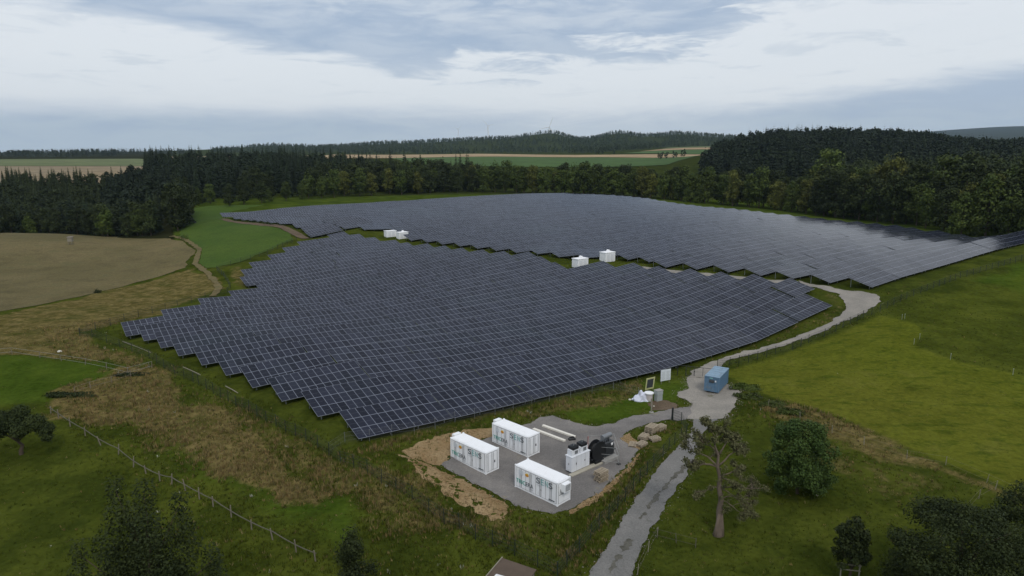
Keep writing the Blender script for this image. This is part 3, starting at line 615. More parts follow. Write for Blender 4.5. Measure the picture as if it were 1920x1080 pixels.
def deciduous(seed, R_, H_, nl, size, m, nb=16):
    g = np.random.default_rng(seed); bl = crown_blobs(g, R_, H_ * .03, H_ * .97, nb)
    V, Fc, t = blob_leaves(g, bl, nl, size); cr = np_mesh('crown', V, Fc, m, t)
    tr = limbs_mesh(g, H_ * .62, H_ * .016, [c for c, r in bl[1:7]]).data('trunk', 'bark', True); return cr, tr
def conifer_arr(seed, R_, H_, tiers, per):
    g = np.random.default_rng(seed); V = []; tt = []
    for i in range(tiers):
        q = i / (tiers - 1); z = H_ * (.12 + .88 * q); r = R_ * (1 - q) ** .75 * g.uniform(.8, 1.15) + .2
        for j in range(max(4, int(per * (1 - q * .6)))):
            a = 6.283 * j / per * (1 + q) + g.uniform(-.4, .4); rr = r * g.uniform(.65, 1.15); dz = -rr * g.uniform(.2, .55); wd = rr * g.uniform(.22, .4) + .12
            c, s = math.cos(a), math.sin(a); lift = g.uniform(.1, .5)
            V += [(0, 0, z + lift), (c * rr * .55 - s * wd, s * rr * .55 + c * wd, z + dz * .45), (c * rr, s * rr, z + dz), (c * rr * .55 + s * wd, s * rr * .55 - c * wd, z + dz * .5)]
            tt += [g.uniform(0, 1)] * 4
    V = np.array(V); return V, np.arange(len(V)).reshape(-1, 4), np.array(tt)
def conifer(seed, R_, H_, tiers=22, per=15):
    V, Fc, t = conifer_arr(seed, R_, H_, tiers, per); g = np.random.default_rng(seed)
    return np_mesh('crown', V, Fc, 'needle', t), limbs_mesh(g, H_ * .8, H_ * .011, []).data('trunk', 'bark', True)
PROTO = {'dark': [deciduous(10 + i, 5.6 + .5 * i, 19, 2600, .46, 'leaf_dark') for i in range(3)],
         'mid': [deciduous(20 + i, 5.4 + .6 * i, 18, 2600, .46, 'leaf_mid') for i in range(3)],
         'olive': [deciduous(30 + i, 5.0 + .6 * i, 18, 2600, .44, 'leaf_olive') for i in range(3)],
         'spruce': [conifer(40 + i, 4.3 + .3 * i, 24) for i in range(4)]}
NAME = {'dark': ('broadleaf_tree', 'tree'), 'mid': ('broadleaf_tree', 'tree'), 'olive': ('broadleaf_tree', 'tree'), 'spruce': ('spruce_tree', 'tree')}
def put_tree(kind, x, y, s, label, group, z=None, wide=1.0):
    cr, tr = random.choice(PROTO[kind]); o = empty(NAME[kind][0], (x, y, (tz(x, y) if z is None else z) - .2), random.uniform(0, 6.28), label, NAME[kind][1], group)
    k = s * random.uniform(.85, 1.15); o.scale = (k * wide * random.uniform(.9, 1.1), k * wide * random.uniform(.9, 1.1), k)
    link('crown', cr, o); link('trunk', tr, o); return o
def edge(pts, tiers, gap, dt, kinds, s, label, group, tier_scale=None):
    """trees standing in a few staggered ranks along a wood edge given as (pixel column, distance)"""
    W = [on(p, D) for p, D in pts]; xs = []
    for (ax, ay), (bx, by) in zip(W[:-1], W[1:]):
        n = max(1, int(math.hypot(bx - ax, by - ay) / gap)); xs += [(ax + (bx - ax) * i / n, ay + (by - ay) * i / n) for i in range(n)]
    for t in range(tiers):
        for i, (x, y) in enumerate(xs):
            q = math.hypot(x, y); f = (q + dt * t + random.uniform(-.3, .3) * dt) / q
            kd = kinds[t] if isinstance(kinds[t], str) else random.choice(kinds[t])
            sc = s * (tier_scale[t] if tier_scale else 1)
            put_tree(kd, x * f + random.uniform(-.3, .3) * gap, y * f, sc * random.uniform(.86, 1.14), label[kd] if isinstance(label, dict) else label, group)
GW = 'trees of the dark wood behind the brown field'
lw = {'spruce': 'tall dark spruce in the wood behind the brown field', 'dark': 'dark broadleaf tree at the wood edge behind the brown field', 'mid': 'greener broadleaf tree at the wood edge behind the brown field'}
edge([(-90,330),(40,322),(150,312),(240,300),(330,292)], 4, 7.5, 16, [['dark','mid','dark'],['dark','spruce'],['spruce','spruce','dark'],['spruce']], .98, lw, GW, [.72,.80,.82,.84])
edge([(345,300),(352,330),(345,365)], 2, 8, 10, ['dark', 'spruce'], 1.0, lw, GW)
GC = 'trees of the wood behind the west meadow'
lc = {'spruce': 'tall dark spruce in the wood behind the west meadow', 'dark': 'dark broadleaf tree of the wood behind the west meadow', 'mid': 'green broadleaf tree of the wood behind the west meadow', 'olive': 'yellowish broadleaf tree of the wood behind the west meadow'}
edge([(350,400),(440,400),(520,430),(590,455)], 4, 8.5, 32, [['dark','mid'],['dark','spruce'],'spruce','spruce'], .95, lc, GC, [.72,1.0,1.18,1.2])
GB = 'trees of the wood behind the far solar rows'
lb = {'spruce': 'dark spruce standing above the trees behind the far solar rows', 'dark': 'dark broadleaf tree behind the far end of the solar rows', 'mid': 'green broadleaf tree behind the far end of the solar rows', 'olive': 'yellowish broadleaf tree behind the far end of the solar rows'}
edge([(590,465),(680,490),(760,505),(840,520)], 3, 9, 22, [['olive','mid','mid'],['dark','mid'],['spruce','dark','dark']], 1.06, lb, GB, [.92,1.0,1.12])
edge([(760,505),(840,520),(905,525)], 2, 9, 14, ['dark', ['dark','mid']], 1.08, lb, GB)
edge([(890,525),(1000,520),(1110,505),(1200,485),(1290,462)], 2, 7.0, 10, [['olive','mid','mid','mid'],['dark','mid','mid','dark','mid','mid','dark','dark','spruce']], 1.13, lb, GB)
GR = 'trees of the wood along the right end of the solar rows'
lr = {'olive': 'yellow green broadleaf tree beside the right end of the far solar rows', 'mid': 'green broadleaf tree beside the right end of the far solar rows', 'dark': 'tall dark broadleaf tree beside the right end of the far solar rows'}
edge([(1268,466),(1290,455),(1350,438),(1420,412),(1480,388),(1530,372)], 2, 8, 12, [['olive','olive','mid'],['mid','olive','dark']], 1.07, lr, GR)
edge([(1525,368),(1600,338),(1680,305),(1760,280),(1840,258),(1920,240),(2010,222)], 3, 7.5, 13, [['dark','dark','mid'],['dark','dark','olive'],['dark','olive','mid']], 1.22, lr, GR, [.9,1.08,1.28])
edge([(1560,450),(1700,400),(1850,360),(2000,330)], 1, 11, 16, [['dark','mid']], 1.3, lr, GR)
print('trees', len([o for o in bpy.data.objects if o.name.split('.')[0] in ('broadleaf_tree', 'spruce_tree')]))
# distant woods: nobody could count them, one object per wood
def wood(name, regions, label, m='needle_far', mixr=.3, s=1.0, low=False, det=None):
    det = det or ((6, 6, 60, 1.6) if low else (10, 9, 130, 1.4))
    con = [conifer_arr(60 + i, 4.2, 22, det[0], det[1]) for i in range(3)]
    dec = [blob_leaves(np.random.default_rng(70 + i), crown_blobs(np.random.default_rng(80 + i), 5.2, 2, 16, 7), det[2], det[3]) for i in range(3)]
    VV, FF, TT, k = [], [], [], 0
    for pts, n in regions:
        P = [on(p, D) for p, D in pts]; xs = [p[0] for p in P]; ys = [p[1] for p in P]; X = rng.uniform(min(xs), max(xs), n * 6); Y = rng.uniform(min(ys), max(ys), n * 6)
        i_ = inside(X, Y, P); X, Y = X[i_][:n], Y[i_][:n]; Z = terr(X, Y); pt = hash_noise(X, Y, 130.)
        for x, y, z, q in zip(X, Y, Z, pt):
            V, Fc, t = (dec if rng.uniform() < mixr + (q - .5) * .9 else con)[rng.integers(3)]; a = rng.uniform(0, 6.283); c, s_ = math.cos(a), math.sin(a); sc = s * rng.uniform(.75, 1.2)
            VV.append(np.stack([(V[:, 0] * c - V[:, 1] * s_) * sc + x, (V[:, 0] * s_ + V[:, 1] * c) * sc + y, V[:, 2] * sc + z - .3], -1)); FF.append(Fc + k); TT.append(np.clip(t * .5 + rng.uniform(0, .5), 0, 1)); k += len(V)
    me = np_mesh(name, np.concatenate(VV), np.concatenate(FF), m, np.concatenate(TT)); return tag(link(name, me), label, 'wood', kind='stuff')
wood('hill_wood', [([(1300,660),(1420,560),(1560,520),(1760,480),(2100,420),(2250,520),(2150,900),(1900,960),(1700,1000),(1400,980),(1330,900)], 2900)], 'dark wooded hill rising behind the trees on the right', 'needle', .6, 1.0)
wood('near_wood', [([(-200,352),(60,342),(200,330),(325,318),(335,470),(220,545),(-200,560)], 760)], 'dark mass of trees deeper in the wood behind the brown field', 'leaf_dark', .45, .76, det=(26, 12, 600, .7))
wood('near_wood', [([(190,400),(325,350),(340,500),(290,560),(230,500)], 170)], 'taller dark spruces at the back of the wood behind the brown field', 'needle', .25, 1.0, det=(26, 12, 600, .7))
wood('near_wood', [([(292,470),(350,470),(600,520),(720,575),(720,640),(500,740),(292,660)], 620)], 'dark mass of spruces deeper in the wood behind the west meadow', 'needle', .22, 1.08, det=(26, 12, 600, .7))
wood('near_wood', [([(600,500),(900,545),(900,590),(600,570)], 130)], 'dark mass of broadleaf trees deeper behind the far solar rows', 'leaf_dark', .85, 1.12, det=(22, 12, 700, .7))
wood('near_wood', [([(1500,440),(1640,390),(1850,320),(2100,270),(2150,420),(1800,540),(1520,560)], 480)], 'mixed trees climbing the slope behind the right wood edge', 'leaf_dark', .9, 1.12, det=(22, 12, 850, .6))
wood('left_wood', [([(-300,1650),(60,1650),(230,1750),(260,2200),(-300,2300)], 1300), ([(-300,1400),(40,1420),(40,1500),(-300,1500)], 120), ([(60,2300),(380,2200),(385,2500),(60,2700)], 900), ([(300,1700),(385,1650),(390,1780),(300,1800)], 40)], 'dark wood along the horizon on the far left', 'needle_far', .3, .85, True)
wood('ridge_wood', [([(415,2500),(480,2350),(640,2350),(800,2200),(1000,2050),(1130,1950),(1180,2000),(1400,1950),(1460,2200),(1420,3100),(1200,3300),(900,3350),(600,3300),(420,3150)], 9000), ([(1060,1750),(1200,1800),(1240,1980),(1080,1950)], 200)], 'long wooded ridge under the horizon in the middle', 'needle_far', .35, .85, True)
wood('field_hedge', [([(640,1930),(900,1800),(905,1815),(640,1950)], 40), ([(1110,1450),(1150,1450),(1150,1480),(1110,1480)], 8), ([(1220,1020),(1345,980),(1350,1000),(1220,1040)], 16)], 'row of bushes between the distant fields', 'needle_far', .9, .6, True)
# ------------------------------------------------------------------ near trees
def near_tree(name, base, blobs, nl, size, m, h, r0, label, bark='bark', ends=None, wob=.25, seed=1, z=None, shell=.35):
    g = np.random.default_rng(seed); x, y = base; o = empty(name, (x, y, tz(x, y) if z is None else z), 0, label, 'tree')
    V, Fc, t = blob_leaves(g, blobs, nl, size, shell); link('crown', np_mesh('crown', V, Fc, m, t), o)
    limbs_mesh(g, h, r0, ends if ends is not None else [c for c, r in blobs[1:9]], 6, wob).build('trunk', bark, o, True); return o
def facing(x, y): a = math.atan2(x, y); return a
g_ = np.random.default_rng(5)
near_tree('orchard_tree', hit(1495, 925), crown_blobs(g_, 3.7, .3, 8.3, 85, spread=.98, lump=.62), 30000, .11, 'leaf_fresh', 5.0, .17, 'round dense green tree standing alone in the right orchard', seed=3)
near_tree('orchard_tree', hit(1592, 1085), crown_blobs(g_, 1.7, 1.2, 4.9, 40, spread=.98, lump=.7), 6500, .11, 'leaf_dark', 5.9, .11, 'small dark tree with bare top beside the timber support frame', seed=4)
bx, by = hit(40, 852); bl = [((0, 0, 4.2), (1.8, 1.8, 1.3))] + [((a, b, c), (s, s, s * .85)) for a, b, c, s in ((-2.6,.4,4.0,1.5),(-1.4,-.6,4.9,1.3),(.2,.5,5.2,1.2),(2.2,0,4.2,1.3),(3.3,.2,3.3,1.05),(-3.6,0,3.2,1.3),(.9,-.9,3.6,1.1),(-1.0,.9,3.2,1.1),(3.7,-.2,2.4,.7),(-2.0,-.4,3.0,.9))]
near_tree('apple_tree', (bx, by), bl, 15000, .12, 'leaf_dark', 3.4, .24, 'low spreading dark apple tree at the left edge by the rail fence', seed=6)
bx, by = on(215, 43); bl = []
for cx_, cy_, top_, r in ((-2.3,.4,13.2,1.35),(.3,-.3,13.6,1.55),(1.9,.3,12.4,1.3),(-4.4,0,9.4,1.2),(3.9,.4,9.0,1.5),(-1.0,.9,11.8,1.5),(1.2,-1.2,11.0,1.5)):
    for q in range(7): z_ = top_ - .6 - q * 1.35; rr = r * (.48 + .16 * q); bl.append(((cx_ * 1.15 * (1 - .03 * q) + g_.normal() * .3, cy_ + g_.normal() * .4, z_ * 1.13), (rr * 1.12, rr * 1.12, 1.3)))
near_tree('poplar_tree', (bx, by), bl, 44000, .10, 'leaf_dark', 12.0, .26, 'tall dark tree with several pointed tops at the bottom left', seed=8, ends=[b[0] for b in bl[::7]])
bx, by = on(628, 46); bl = [((0, 0, 4), (1.7, 1.7, 3))] + [((g_.normal() * (1.8 - .16 * z_), g_.normal() * (1.8 - .16 * z_), z_), (.85, .85, .85)) for z_ in np.linspace(1.2, 9.2, 26)]
near_tree('small_tree', (bx, by), bl, 13000, .09, 'leaf_dark', 9.0, .13, 'slim dark tree at the bottom edge near the end of the rail fence', seed=9, shell=.6)
bx, by = on(1885, 49); bl = crown_blobs(g_, 5.5, 1.0, 8.3, 110, spread=1.0, lump=.55)
near_tree('bushy_tree', (bx, by), bl, 36000, .10, 'leaf_dark', 5.0, .25, 'broad dark bushy tree filling the bottom right corner', seed=10)
bx, by = on(2035, 58); near_tree('bushy_tree', (bx, by), crown_blobs(g_, 4.2, .5, 5.6, 60, spread=.98, lump=.6), 14000, .11, 'leaf_dark', 5.0, .2, 'dark bushy tree cut off by the right edge', seed=12)
# old pear tree: thick split trunk, thin uneven crown on the left and top, long drooping twigs on the right
bx, by = hit(1346, 1003); o = empty('old_pear_tree', (bx, by, tz(bx, by)), 0, 'old half bare pear tree with thick pale trunk beside the grey track', 'tree'); g = np.random.default_rng(21)
b = MB(); tp = [(0,0,-.4),(.03,0,.35),(.10,0,1.3),(.02,.05,2.6),(.12,.05,3.8),(-.16,.1,5.0),(-.12,.1,6.1),(-.48,.0,7.3),(-.42,.1,8.4),(-.85,.1,9.5),(-.7,.2,10.6)]; b.tube(tp, [.62,.44,.33,.31,.26,.23,.19,.16,.13,.08,.03], 9)
b.tube([(-.32,-.15,-.3),(-.24,-.18,.8),(-.05,-.15,2.4)], [.30,.20,.14], 6); b.tube([(.34,-.1,-.3),(.30,-.12,.9),(.14,-.05,2.8)], [.30,.22,.15], 6)
tips = []
def branch(st, e, r, depth):
    st, e = Vector(st), Vector(e); md = st.lerp(e, .5) + Vector((g.normal() * .22, g.normal() * .22, .25)); b.tube([st, st.lerp(md, .5) + Vector((g.normal() * .08, g.normal() * .08, .05)), md, md.lerp(e, .5) + Vector((g.normal() * .1, g.normal() * .1, 0)), e], [r, r * .85, r * .65, r * .45, r * .2], 5); tips.append(tuple(e))
    if depth:
        for q in range(5 if depth == 2 else 4):
            f = g.uniform(.35, 1); a = md.lerp(e, f) if f > .5 else st.lerp(md, f * 2); ln = (e - st).length * g.uniform(.25, .5); dv = ((e - st).normalized() + Vector((g.normal() * .75, g.normal() * .75, g.normal() * .55))).normalized(); branch(a, a + dv * ln, r * .42, depth - 1)
for st, e, r in ((4,(2.9,.3,3.6),.075),(4,(2.3,-.6,2.6),.065),(5,(3.4,.5,4.6),.075),(5,(2.2,-.3,3.4),.06),(5,(-1.7,.1,4.4),.055),(6,(1.9,.6,6.6),.09),(7,(-2.6,.2,7.1),.12),(7,(-2.9,.6,8.6),.10),(7,(1.3,.4,9.0),.11),(8,(-2.2,-.5,9.9),.10),(8,(.9,.6,10.2),.09),(9,(-1.5,-.2,11.3),.07),(9,(.1,.3,11.2),.07),(6,(1.2,-.5,5.6),.07)): branch(tp[st], e, r, 2)
b.build('trunk', 'old_bark', o, True)
hi = [(p, (.42, .42, .32)) for p in tips if p[2] > 6.4]; lo = [(p, (.4, .4, .3)) for p in tips if p[2] <= 6.4] + [((.1 + g.normal() * .35, g.normal() * .35, z_), (.4, .4, .45)) for z_ in np.linspace(3.2, 7.4, 12)]
V1, F1, t1 = blob_leaves(g, hi, 9500, .105, .9); V2, F2, t2 = blob_leaves(g, lo, 6500, .085, .9)
link('crown', np_mesh('crown', np.concatenate([V1, V2]), np.concatenate([F1, F2 + len(V1)]), 'leaf_grey', np.concatenate([t1, t2])), o)
def shrub(px, py, sx, sy, h, n, label, m='leaf_dark', seed=1):
    g = np.random.default_rng(seed); x, y = hit(px, py); bl = [((g.uniform(-1, 1) * sx * .7, g.uniform(-1, 1) * sy * .7, h * g.uniform(.25, .6)), (sx * .38 + .15, sy * .38 + .15, h * .45)) for i in range(9)]
    V, Fc, t = blob_leaves(g, bl, n, .16, .5); o = link('shrub', np_mesh('shrub', V, Fc, m, t), None, (x, y, tz(x, y) - .1)); tag(o, label, 'shrub'); return o
shrub(140, 742, 4.2, 1.0, .55, 2600, 'long low dark shrub at the edge of the left meadow', seed=31); shrub(248, 703, 2.8, .8, .45, 1800, 'low dark shrub where the wire fences meet on the left', seed=32)
shrub(183, 549, 1.1, 1.1, 1.3, 300, 'small dark bush alone on the edge of the brown field', seed=33); shrub(342, 451, 2.0, 2.0, 3.2, 400, 'small round bush at the bend of the sandy field path', 'leaf_mid', 34)
for i, (px, py) in enumerate(((1405,745),(1440,760),(1480,775),(1395,728))): shrub(px, py, 2.4, 1.3, .65, 1500, ('green weedy shrub just right of the gravel turning place', 'green weedy shrub between turning place and round tree', 'green weedy shrub behind the round green tree', 'green weedy shrub beside the blue container')[i], 'leaf_mid', 40 + i)
# ------------------------------------------------------------------ battery containers
def text_part(s, parent, m, x, z, wd, ht, y=-.06, font_y=0.0):
    cu = bpy.data.curves.new('lettering', 'FONT'); cu.body = s; cu.size = 1; cu.extrude = .004; tmp = bpy.data.objects.new('tmp', cu); COL.objects.link(tmp)
    dg = bpy.context.evaluated_depsgraph_get(); me = bpy.data.meshes.new_from_object(tmp.evaluated_get(dg)); bpy.data.objects.remove(tmp); bpy.data.curves.remove(cu)
    co = np.array([v.co for v in me.vertices]); mn, mx = co.min(0), co.max(0)
    for v in me.vertices: v.co = ((v.co.x - mn[0]) / (mx[0] - mn[0]) * wd, (v.co.y - mn[1]) / (mx[1] - mn[1]) * ht, v.co.z)
    me.materials.clear(); me.materials.append(MATS[m]); o = link('lettering', me, parent, (x, y, z), (R(90), 0, 0)); return o
CL, CW, CH = 6.3, 2.15, 2.62
def make_container(loc, rz, label, ac_near):
    t = empty('battery_container', loc, rz, label, 'container', 'battery containers on the gravel yard')
    b = MB(); z0 = .10
    b.box((CL / 2, CW / 2, z0 + CH / 2), (CL - .10, CW - .10, CH - .12))
    for x in (.08, CL - .08):
        for y in (.08, CW - .08): b.box((x, y, z0 + CH / 2), (.16, .16, CH - .02), 0, .01)
    for y in (.06, CW - .06):
        b.box((CL / 2, y, z0 + .09), (CL - .33, .12, .18)); b.box((CL / 2, y, z0 + CH - .09), (CL - .33, .12, .13))
    for x in (.06, CL - .06):
        b.box((x, CW / 2, z0 + .09), (.12, CW - .33, .18)); b.box((x, CW / 2, z0 + CH - .09), (.12, CW - .33, .13))
    for x in (.09, CL - .09):
        for y in (.09, CW - .09): b.box((x, y, z0 + CH), (.2, .2, .10)); b.box((x, y, .06), (.2, .2, .12))
    b.cur = 1
    b.box((CL / 2, .048, z0 + CH / 2), (CL - .36, .02, CH - .36)); b.box((CL - .048, CW / 2, z0 + CH / 2), (.02, CW - .36, CH - .36))
    b.build('body', ['white_paint', 'seam_dark'], t)
    r = MB(); r.box((CL / 2, CW / 2, z0 + CH - .02), (CL - .30, CW - .30, .05)); 
    for i in range(13): r.box((.5 + i * (CL - 1.0) / 12, CW / 2, z0 + CH + .012), (.22, CW - .5, .018))
    r.build('roof', 'roof_white', t)
    # eight leaves on the long side, two on the short side
    xs = np.linspace(.21, CL - .21, 9); zb, zt = z0 + .24, z0 + CH - .215
    for i in range(8):
        d_ = MB(); a, e = xs[i] + .034, xs[i + 1] - .034; zz0 = (zb + zt) / 2
        d_.box(((a + e) / 2, .015, zz0), (e - a, .05, zt - zb)); d_.box(((a + e) / 2, -.018, zb + (zt - zb) * .32), (e - a - .1, .014, .03)); d_.box(((a + e) / 2, -.018, zb + (zt - zb) * .66), (e - a - .1, .014, .03))
        dr = d_.build('door', 'white_paint', t)
        q = MB(); xx = e - .09 if i % 2 == 0 else a + .09; q.tube([(xx, -.028, zb + .03), (xx, -.028, zt - .03)], .018, 6); q.build('locking_bar', 'grey_metal', dr)
        if i in (2, 5): q = MB(); q.box((xx, -.05, zb + .8), (.05, .03, .22)); q.build('handle', 'dark_grey', dr)
    for i in range(2):
        d_ = MB(); a, e = .21 + i * (CW - .42) / 2 + .02, .21 + (i + 1) * (CW - .42) / 2 - .02
        d_.box((CL - .015, (a + e) / 2, (zb + zt) / 2), (.05, e - a, zt - zb))
        for k in range(4): d_.box((CL + .016, a + (e - a) * (k + .5) / 4, (zb + zt) / 2), (.015, (e - a) / 7, zt - zb - .2))
        dr = d_.build('door', 'white_paint', t)
        if not ac_near:
            for y in (a + .12, e - .12): q = MB(); q.tube([(CL + .045, y, zb), (CL + .045, y, zt)], .02, 6); q.build('locking_bar', 'grey_metal', dr)
            if i: q = MB(); q.box((CL + .05, a + .3, zb + 1.0), (.05, .12, .28)); q.build('handle', 'dark_grey', dr)
    a = MB(); ax = CL + .30 if ac_near else -.36; az_ = z0 + CH - .62 if ac_near else z0 + CH - .22
    a.box((ax, CW * (.47 if ac_near else .62), az_), (.55, 1.05, .9 if ac_near else .55), 0, .02); ac = a.build('air_conditioner', 'white_paint', t)
    if ac_near:
        a = MB(); [a.box((CL + .582, CW * .47, az_ - .3 + k * .1), (.02, .8, .05)) for k in range(7)]; a.build('grille', 'grey_metal', ac)
        a = MB(); a.box((CL + .03, CW * .5, zb + .95), (.03, CW - .5, .04)); a.build('seam_strip', 'seam_dark', t)
        a = MB(); a.tube([(CL + .04, .45, az_ - .2), (CL + .10, .40, az_ - .6), (CL + .05, .6, az_ - .75)], .025, 6); a.build('cable', 'grey_metal', t)
    text_part('TRIC', t, 'text_green', .30, z0 + .72, 1.40, .47); text_part('ERA', t, 'text_dark', 1.76, z0 + .72, 1.10, .47); text_part('energy', t, 'text_faint', 2.25, z0 + .45, .62, .16)
    text_part('S', t, 'text_dark', 3.30, z0 + 1.68, .52, .66); text_part('E', t, 'text_teal', 3.98, z0 + 1.68, .42, .66); text_part('N', t, 'text_teal', 4.56, z0 + 1.68, .42, .66); text_part('S', t, 'text_dark', 5.10, z0 + 1.68, .52, .66)
    text_part('a solution by', t, 'text_faint', 3.3, z0 + 1.42, .62, .10)
    l = MB(); l.mesh([(1.62, -.052, z0 + 1.95), (1.9, -.052, z0 + 1.80), (2.18, -.052, z0 + 1.95), (2.12, -.052, z0 + 2.12), (1.68, -.052, z0 + 2.12)], [(0, 1, 2, 3, 4)]); l.build('logo', 'orange', t)
    l = MB(); l.mesh([(1.64, -.056, z0 + 2.10), (1.98, -.056, z0 + 2.02), (2.16, -.056, z0 + 2.10), (2.04, -.056, z0 + 2.24), (1.80, -.056, z0 + 2.20)], [(0, 1, 2, 3, 4)]); l.build('logo', 'yellow', t)
    l = MB(); l.box((1.0, -.052, z0 + 2.02), (.62, .008, .5)); bd = l.build('badge', 'sign_white', t); l = MB(); [l.box((1.0, -.058, z0 + 1.86 + k * .11), (.46, .006, .03)) for k in range(4)]; l.build('badge_print', 'text_faint', bd)
    l = MB(); l.box((5.52, -.052, z0 + .42), (.85, .010, .11)); l.build('type_plate', 'text_dark', t)
    return t
LD = math.atan2(-.719, .695)    # long side direction, far-left corner to near corner
def cont_at(nx, ny, label, near):
    p = at(nx, ny); u = Vector((math.cos(CANG), math.sin(CANG))); return make_container((p.x - u.x * CL, p.y - u.y * CL, p.z - .02), CANG, label, near)
CANG = R(-44.5)
cont_at(1045, 951, 'white container with the cooling box on its near end, closest to the camera', True)
cont_at(911, 891, 'white container at the left of the yard beside the orange sand', False)
cont_at(989.7, 859, 'white container at the back of the yard below the solar rows', False)
YU = np.array([math.cos(CANG + R(90)), math.sin(CANG + R(90))])     # direction of the cabinet row
# inverter cabinet, cable drum, transformer, slabs
DA = CANG + R(90) - R(4)
p = at(1072, 889.5); t = empty('inverter_cabinet', p, DA, 'white metal cabinet with two black fans on top in the yard', 'electrical cabinet')
KL, KW, KH = 3.05, 1.0, 1.85
b = MB(); b.box((KL / 2, KW / 2, .12), (KL - .1, KW - .1, .24)); b.build('plinth', 'dark_grey', t)
b = MB(); b.box((KL / 2, KW / 2, .2 + KH / 2), (KL, KW, KH), 0, .02); b.box((KL / 2, KW / 2, .2 + KH + .03), (KL + .14, KW + .14, .06), 0, .01); b.build('body', 'cabinet_white', t)
for i in range(4):
    a, e = .06 + i * (KL - .12) / 4, .06 + (i + 1) * (KL - .12) / 4; b = MB(); b.box(((a + e) / 2, -.015, .2 + KH / 2), (e - a - .035, .03, KH - .1)); d_ = b.build('door', 'cabinet_white', t)
    b = MB(); b.box((a if i % 2 else e, -.006, .2 + KH / 2), (.03, .012, KH - .08)); b.build('seam_strip', 'seam_dark', t)
    if i % 2 == 0: b = MB(); b.box((e - .10, -.05, 1.15), (.06, .04, .22)); b.build('handle', 'dark_grey', d_)
for i in range(2):
    b = MB(); b.box((-.015, .05 + (i + .5) * (KW - .1) / 2, .2 + KH / 2), (.03, (KW - .1) / 2 - .03, KH - .1)); d_ = b.build('door', 'cabinet_white', t)
    if i == 0: b = MB(); b.box((-.05, .45, 1.15), (.04, .05, .2)); b.build('handle', 'dark_grey', d_)
for i in range(2):
    x = .78 + i * 1.45; b = MB(); b.box((x, KW / 2 + .05, .2 + KH + .42), (1.25, .78, .72), 0, .02); h_ = b.build('fan_housing', 'cabinet_white', t)
    b = MB(); b.box((x + .1, KW / 2 - .353, .2 + KH + .40), (.5, .02, .42)); b.build('vent', 'grey_metal', h_)
    b = MB(); b.box((x, KW / 2 + .05, .2 + KH + .95), (.98, .86, .34), 0, .03, Matrix.Rotation(R(5), 4, 'X')); 
    for k in range(5): b.box((x - .4 + k * .2, KW / 2 + .05, .2 + KH + 1.13), (.05, .8, .03))
    f_ = b.build('fan', 'black_metal', t); b = MB(); b.tube([(x, KW / 2, .2 + KH + 1.0), (x, KW / 2, .2 + KH + 1.45)], .035, 6); b.build('stub_pipe', 'galvanised', f_)
def slab(px, py, rz, L, W_, h, name, m, label, ox=0, oy=0):
    p = at(px, py); b = MB(); b.box((L / 2 + ox, W_ / 2 + oy, h / 2 - .04), (L, W_, h + .08), 0, .02); o = b.build(name, m); o.location = p; o.rotation_euler = (0, 0, rz); tag(o, label, 'slab'); return o
slab(1073, 895.2, DA, 5.7, .62, .16, 'concrete_slab', 'concrete', 'pale yellowish concrete strip in front of the white cabinet')
slab(1134, 872, DA, 2.6, 2.2, .42, 'concrete_slab', 'concrete_grey', 'grey concrete base under the grey transformer')
p = at(1134.5, 866); t = empty('transformer', (p.x, p.y, p.z + .36), DA, 'dark grey finned transformer with a round tank on top', 'transformer')
b = MB(); b.box((.95, .85, .95), (1.5, 1.1, 1.6), 0, .03); b.box((.95, .85, 1.78), (1.75, 1.3, .07)); b.box((.95, .85, .08), (1.7, 1.3, .12)); b.build('tank', 'dark_grey', t)
for k in range(11): b = MB(); b.box((.28 + k * .135, .17, .92), (.03, .26, 1.3)); b.build('cooling_fin', 'dark_grey', t)
for k in range(8): b = MB(); b.box((.08, .38 + k * .135, .92), (.24, .03, 1.3)); b.build('cooling_fin', 'dark_grey', t)
b = MB(); b.tube([(.45, .95, 2.32), (2.0, .95, 2.32)], .30, 18); b.build('conservator_tank', 'grey_metal', t, False)
for x in (.7, 1.6): b = MB(); b.box((x, .95, 1.93), (.10, .35, .34)); b.build('bracket', 'grey_metal', t)
b = MB(); b.box((1.3, .1, 1.55), (.3, .12, .28), 0, .03); b.build('gauge_box', 'white_plastic', t)
for x in (.45, .8, 1.15): b = MB(); b.lathe([(.07, 1.8), (.05, 1.9), (.08, 1.95), (.05, 2.02), (.07, 2.1)], 8, (x, .5, 0)); b.build('bushing', 'black_metal', t)
p = at(1118.5, 873); t = empty('cable_drum', (p.x, p.y, p.z), DA, 'big black cable drum between the white cabinet and the transformer', 'cable drum')
rx = Matrix.Rotation(R(90), 4, 'X')
def disc(b, x, y, z, r, w_, n=28): b.tube([(x, y - w_ / 2, z), (x, y + w_ / 2, z)], r, n)
b = MB(); disc(b, .6, .55, 1.65, .70, .75); b.build('core', 'rubber', t)
for y in (.15, .95):
    b = MB(); disc(b, .6, y, 1.62, 1.22, .06); f_ = b.build('flange', 'black_metal', t)
b = MB(); b.box((.6, .55, .28), (1.5, 1.1, .56), 0, .02); b.build('stand', 'black_metal', t)
p = at(1107, 873); t = empty('junction_box', p, DA, 'low black junction box standing beside the cabinet', 'box')
b = MB(); b.box((.45, .4, .55), (.75, .6, .7), 0, .03); b.box((.45, .4, .92), (.85, .7, .05)); b.build('housing', 'black_metal', t)
for x in (.2, .7): b = MB(); b.box((x, .4, .1), (.08, .5, .22)); b.build('foot', 'dark_grey', t)
b = MB(); b.box((.45, .07, .6), (.3, .06, .25)); b.build('cover_plate', 'grey_metal', t)
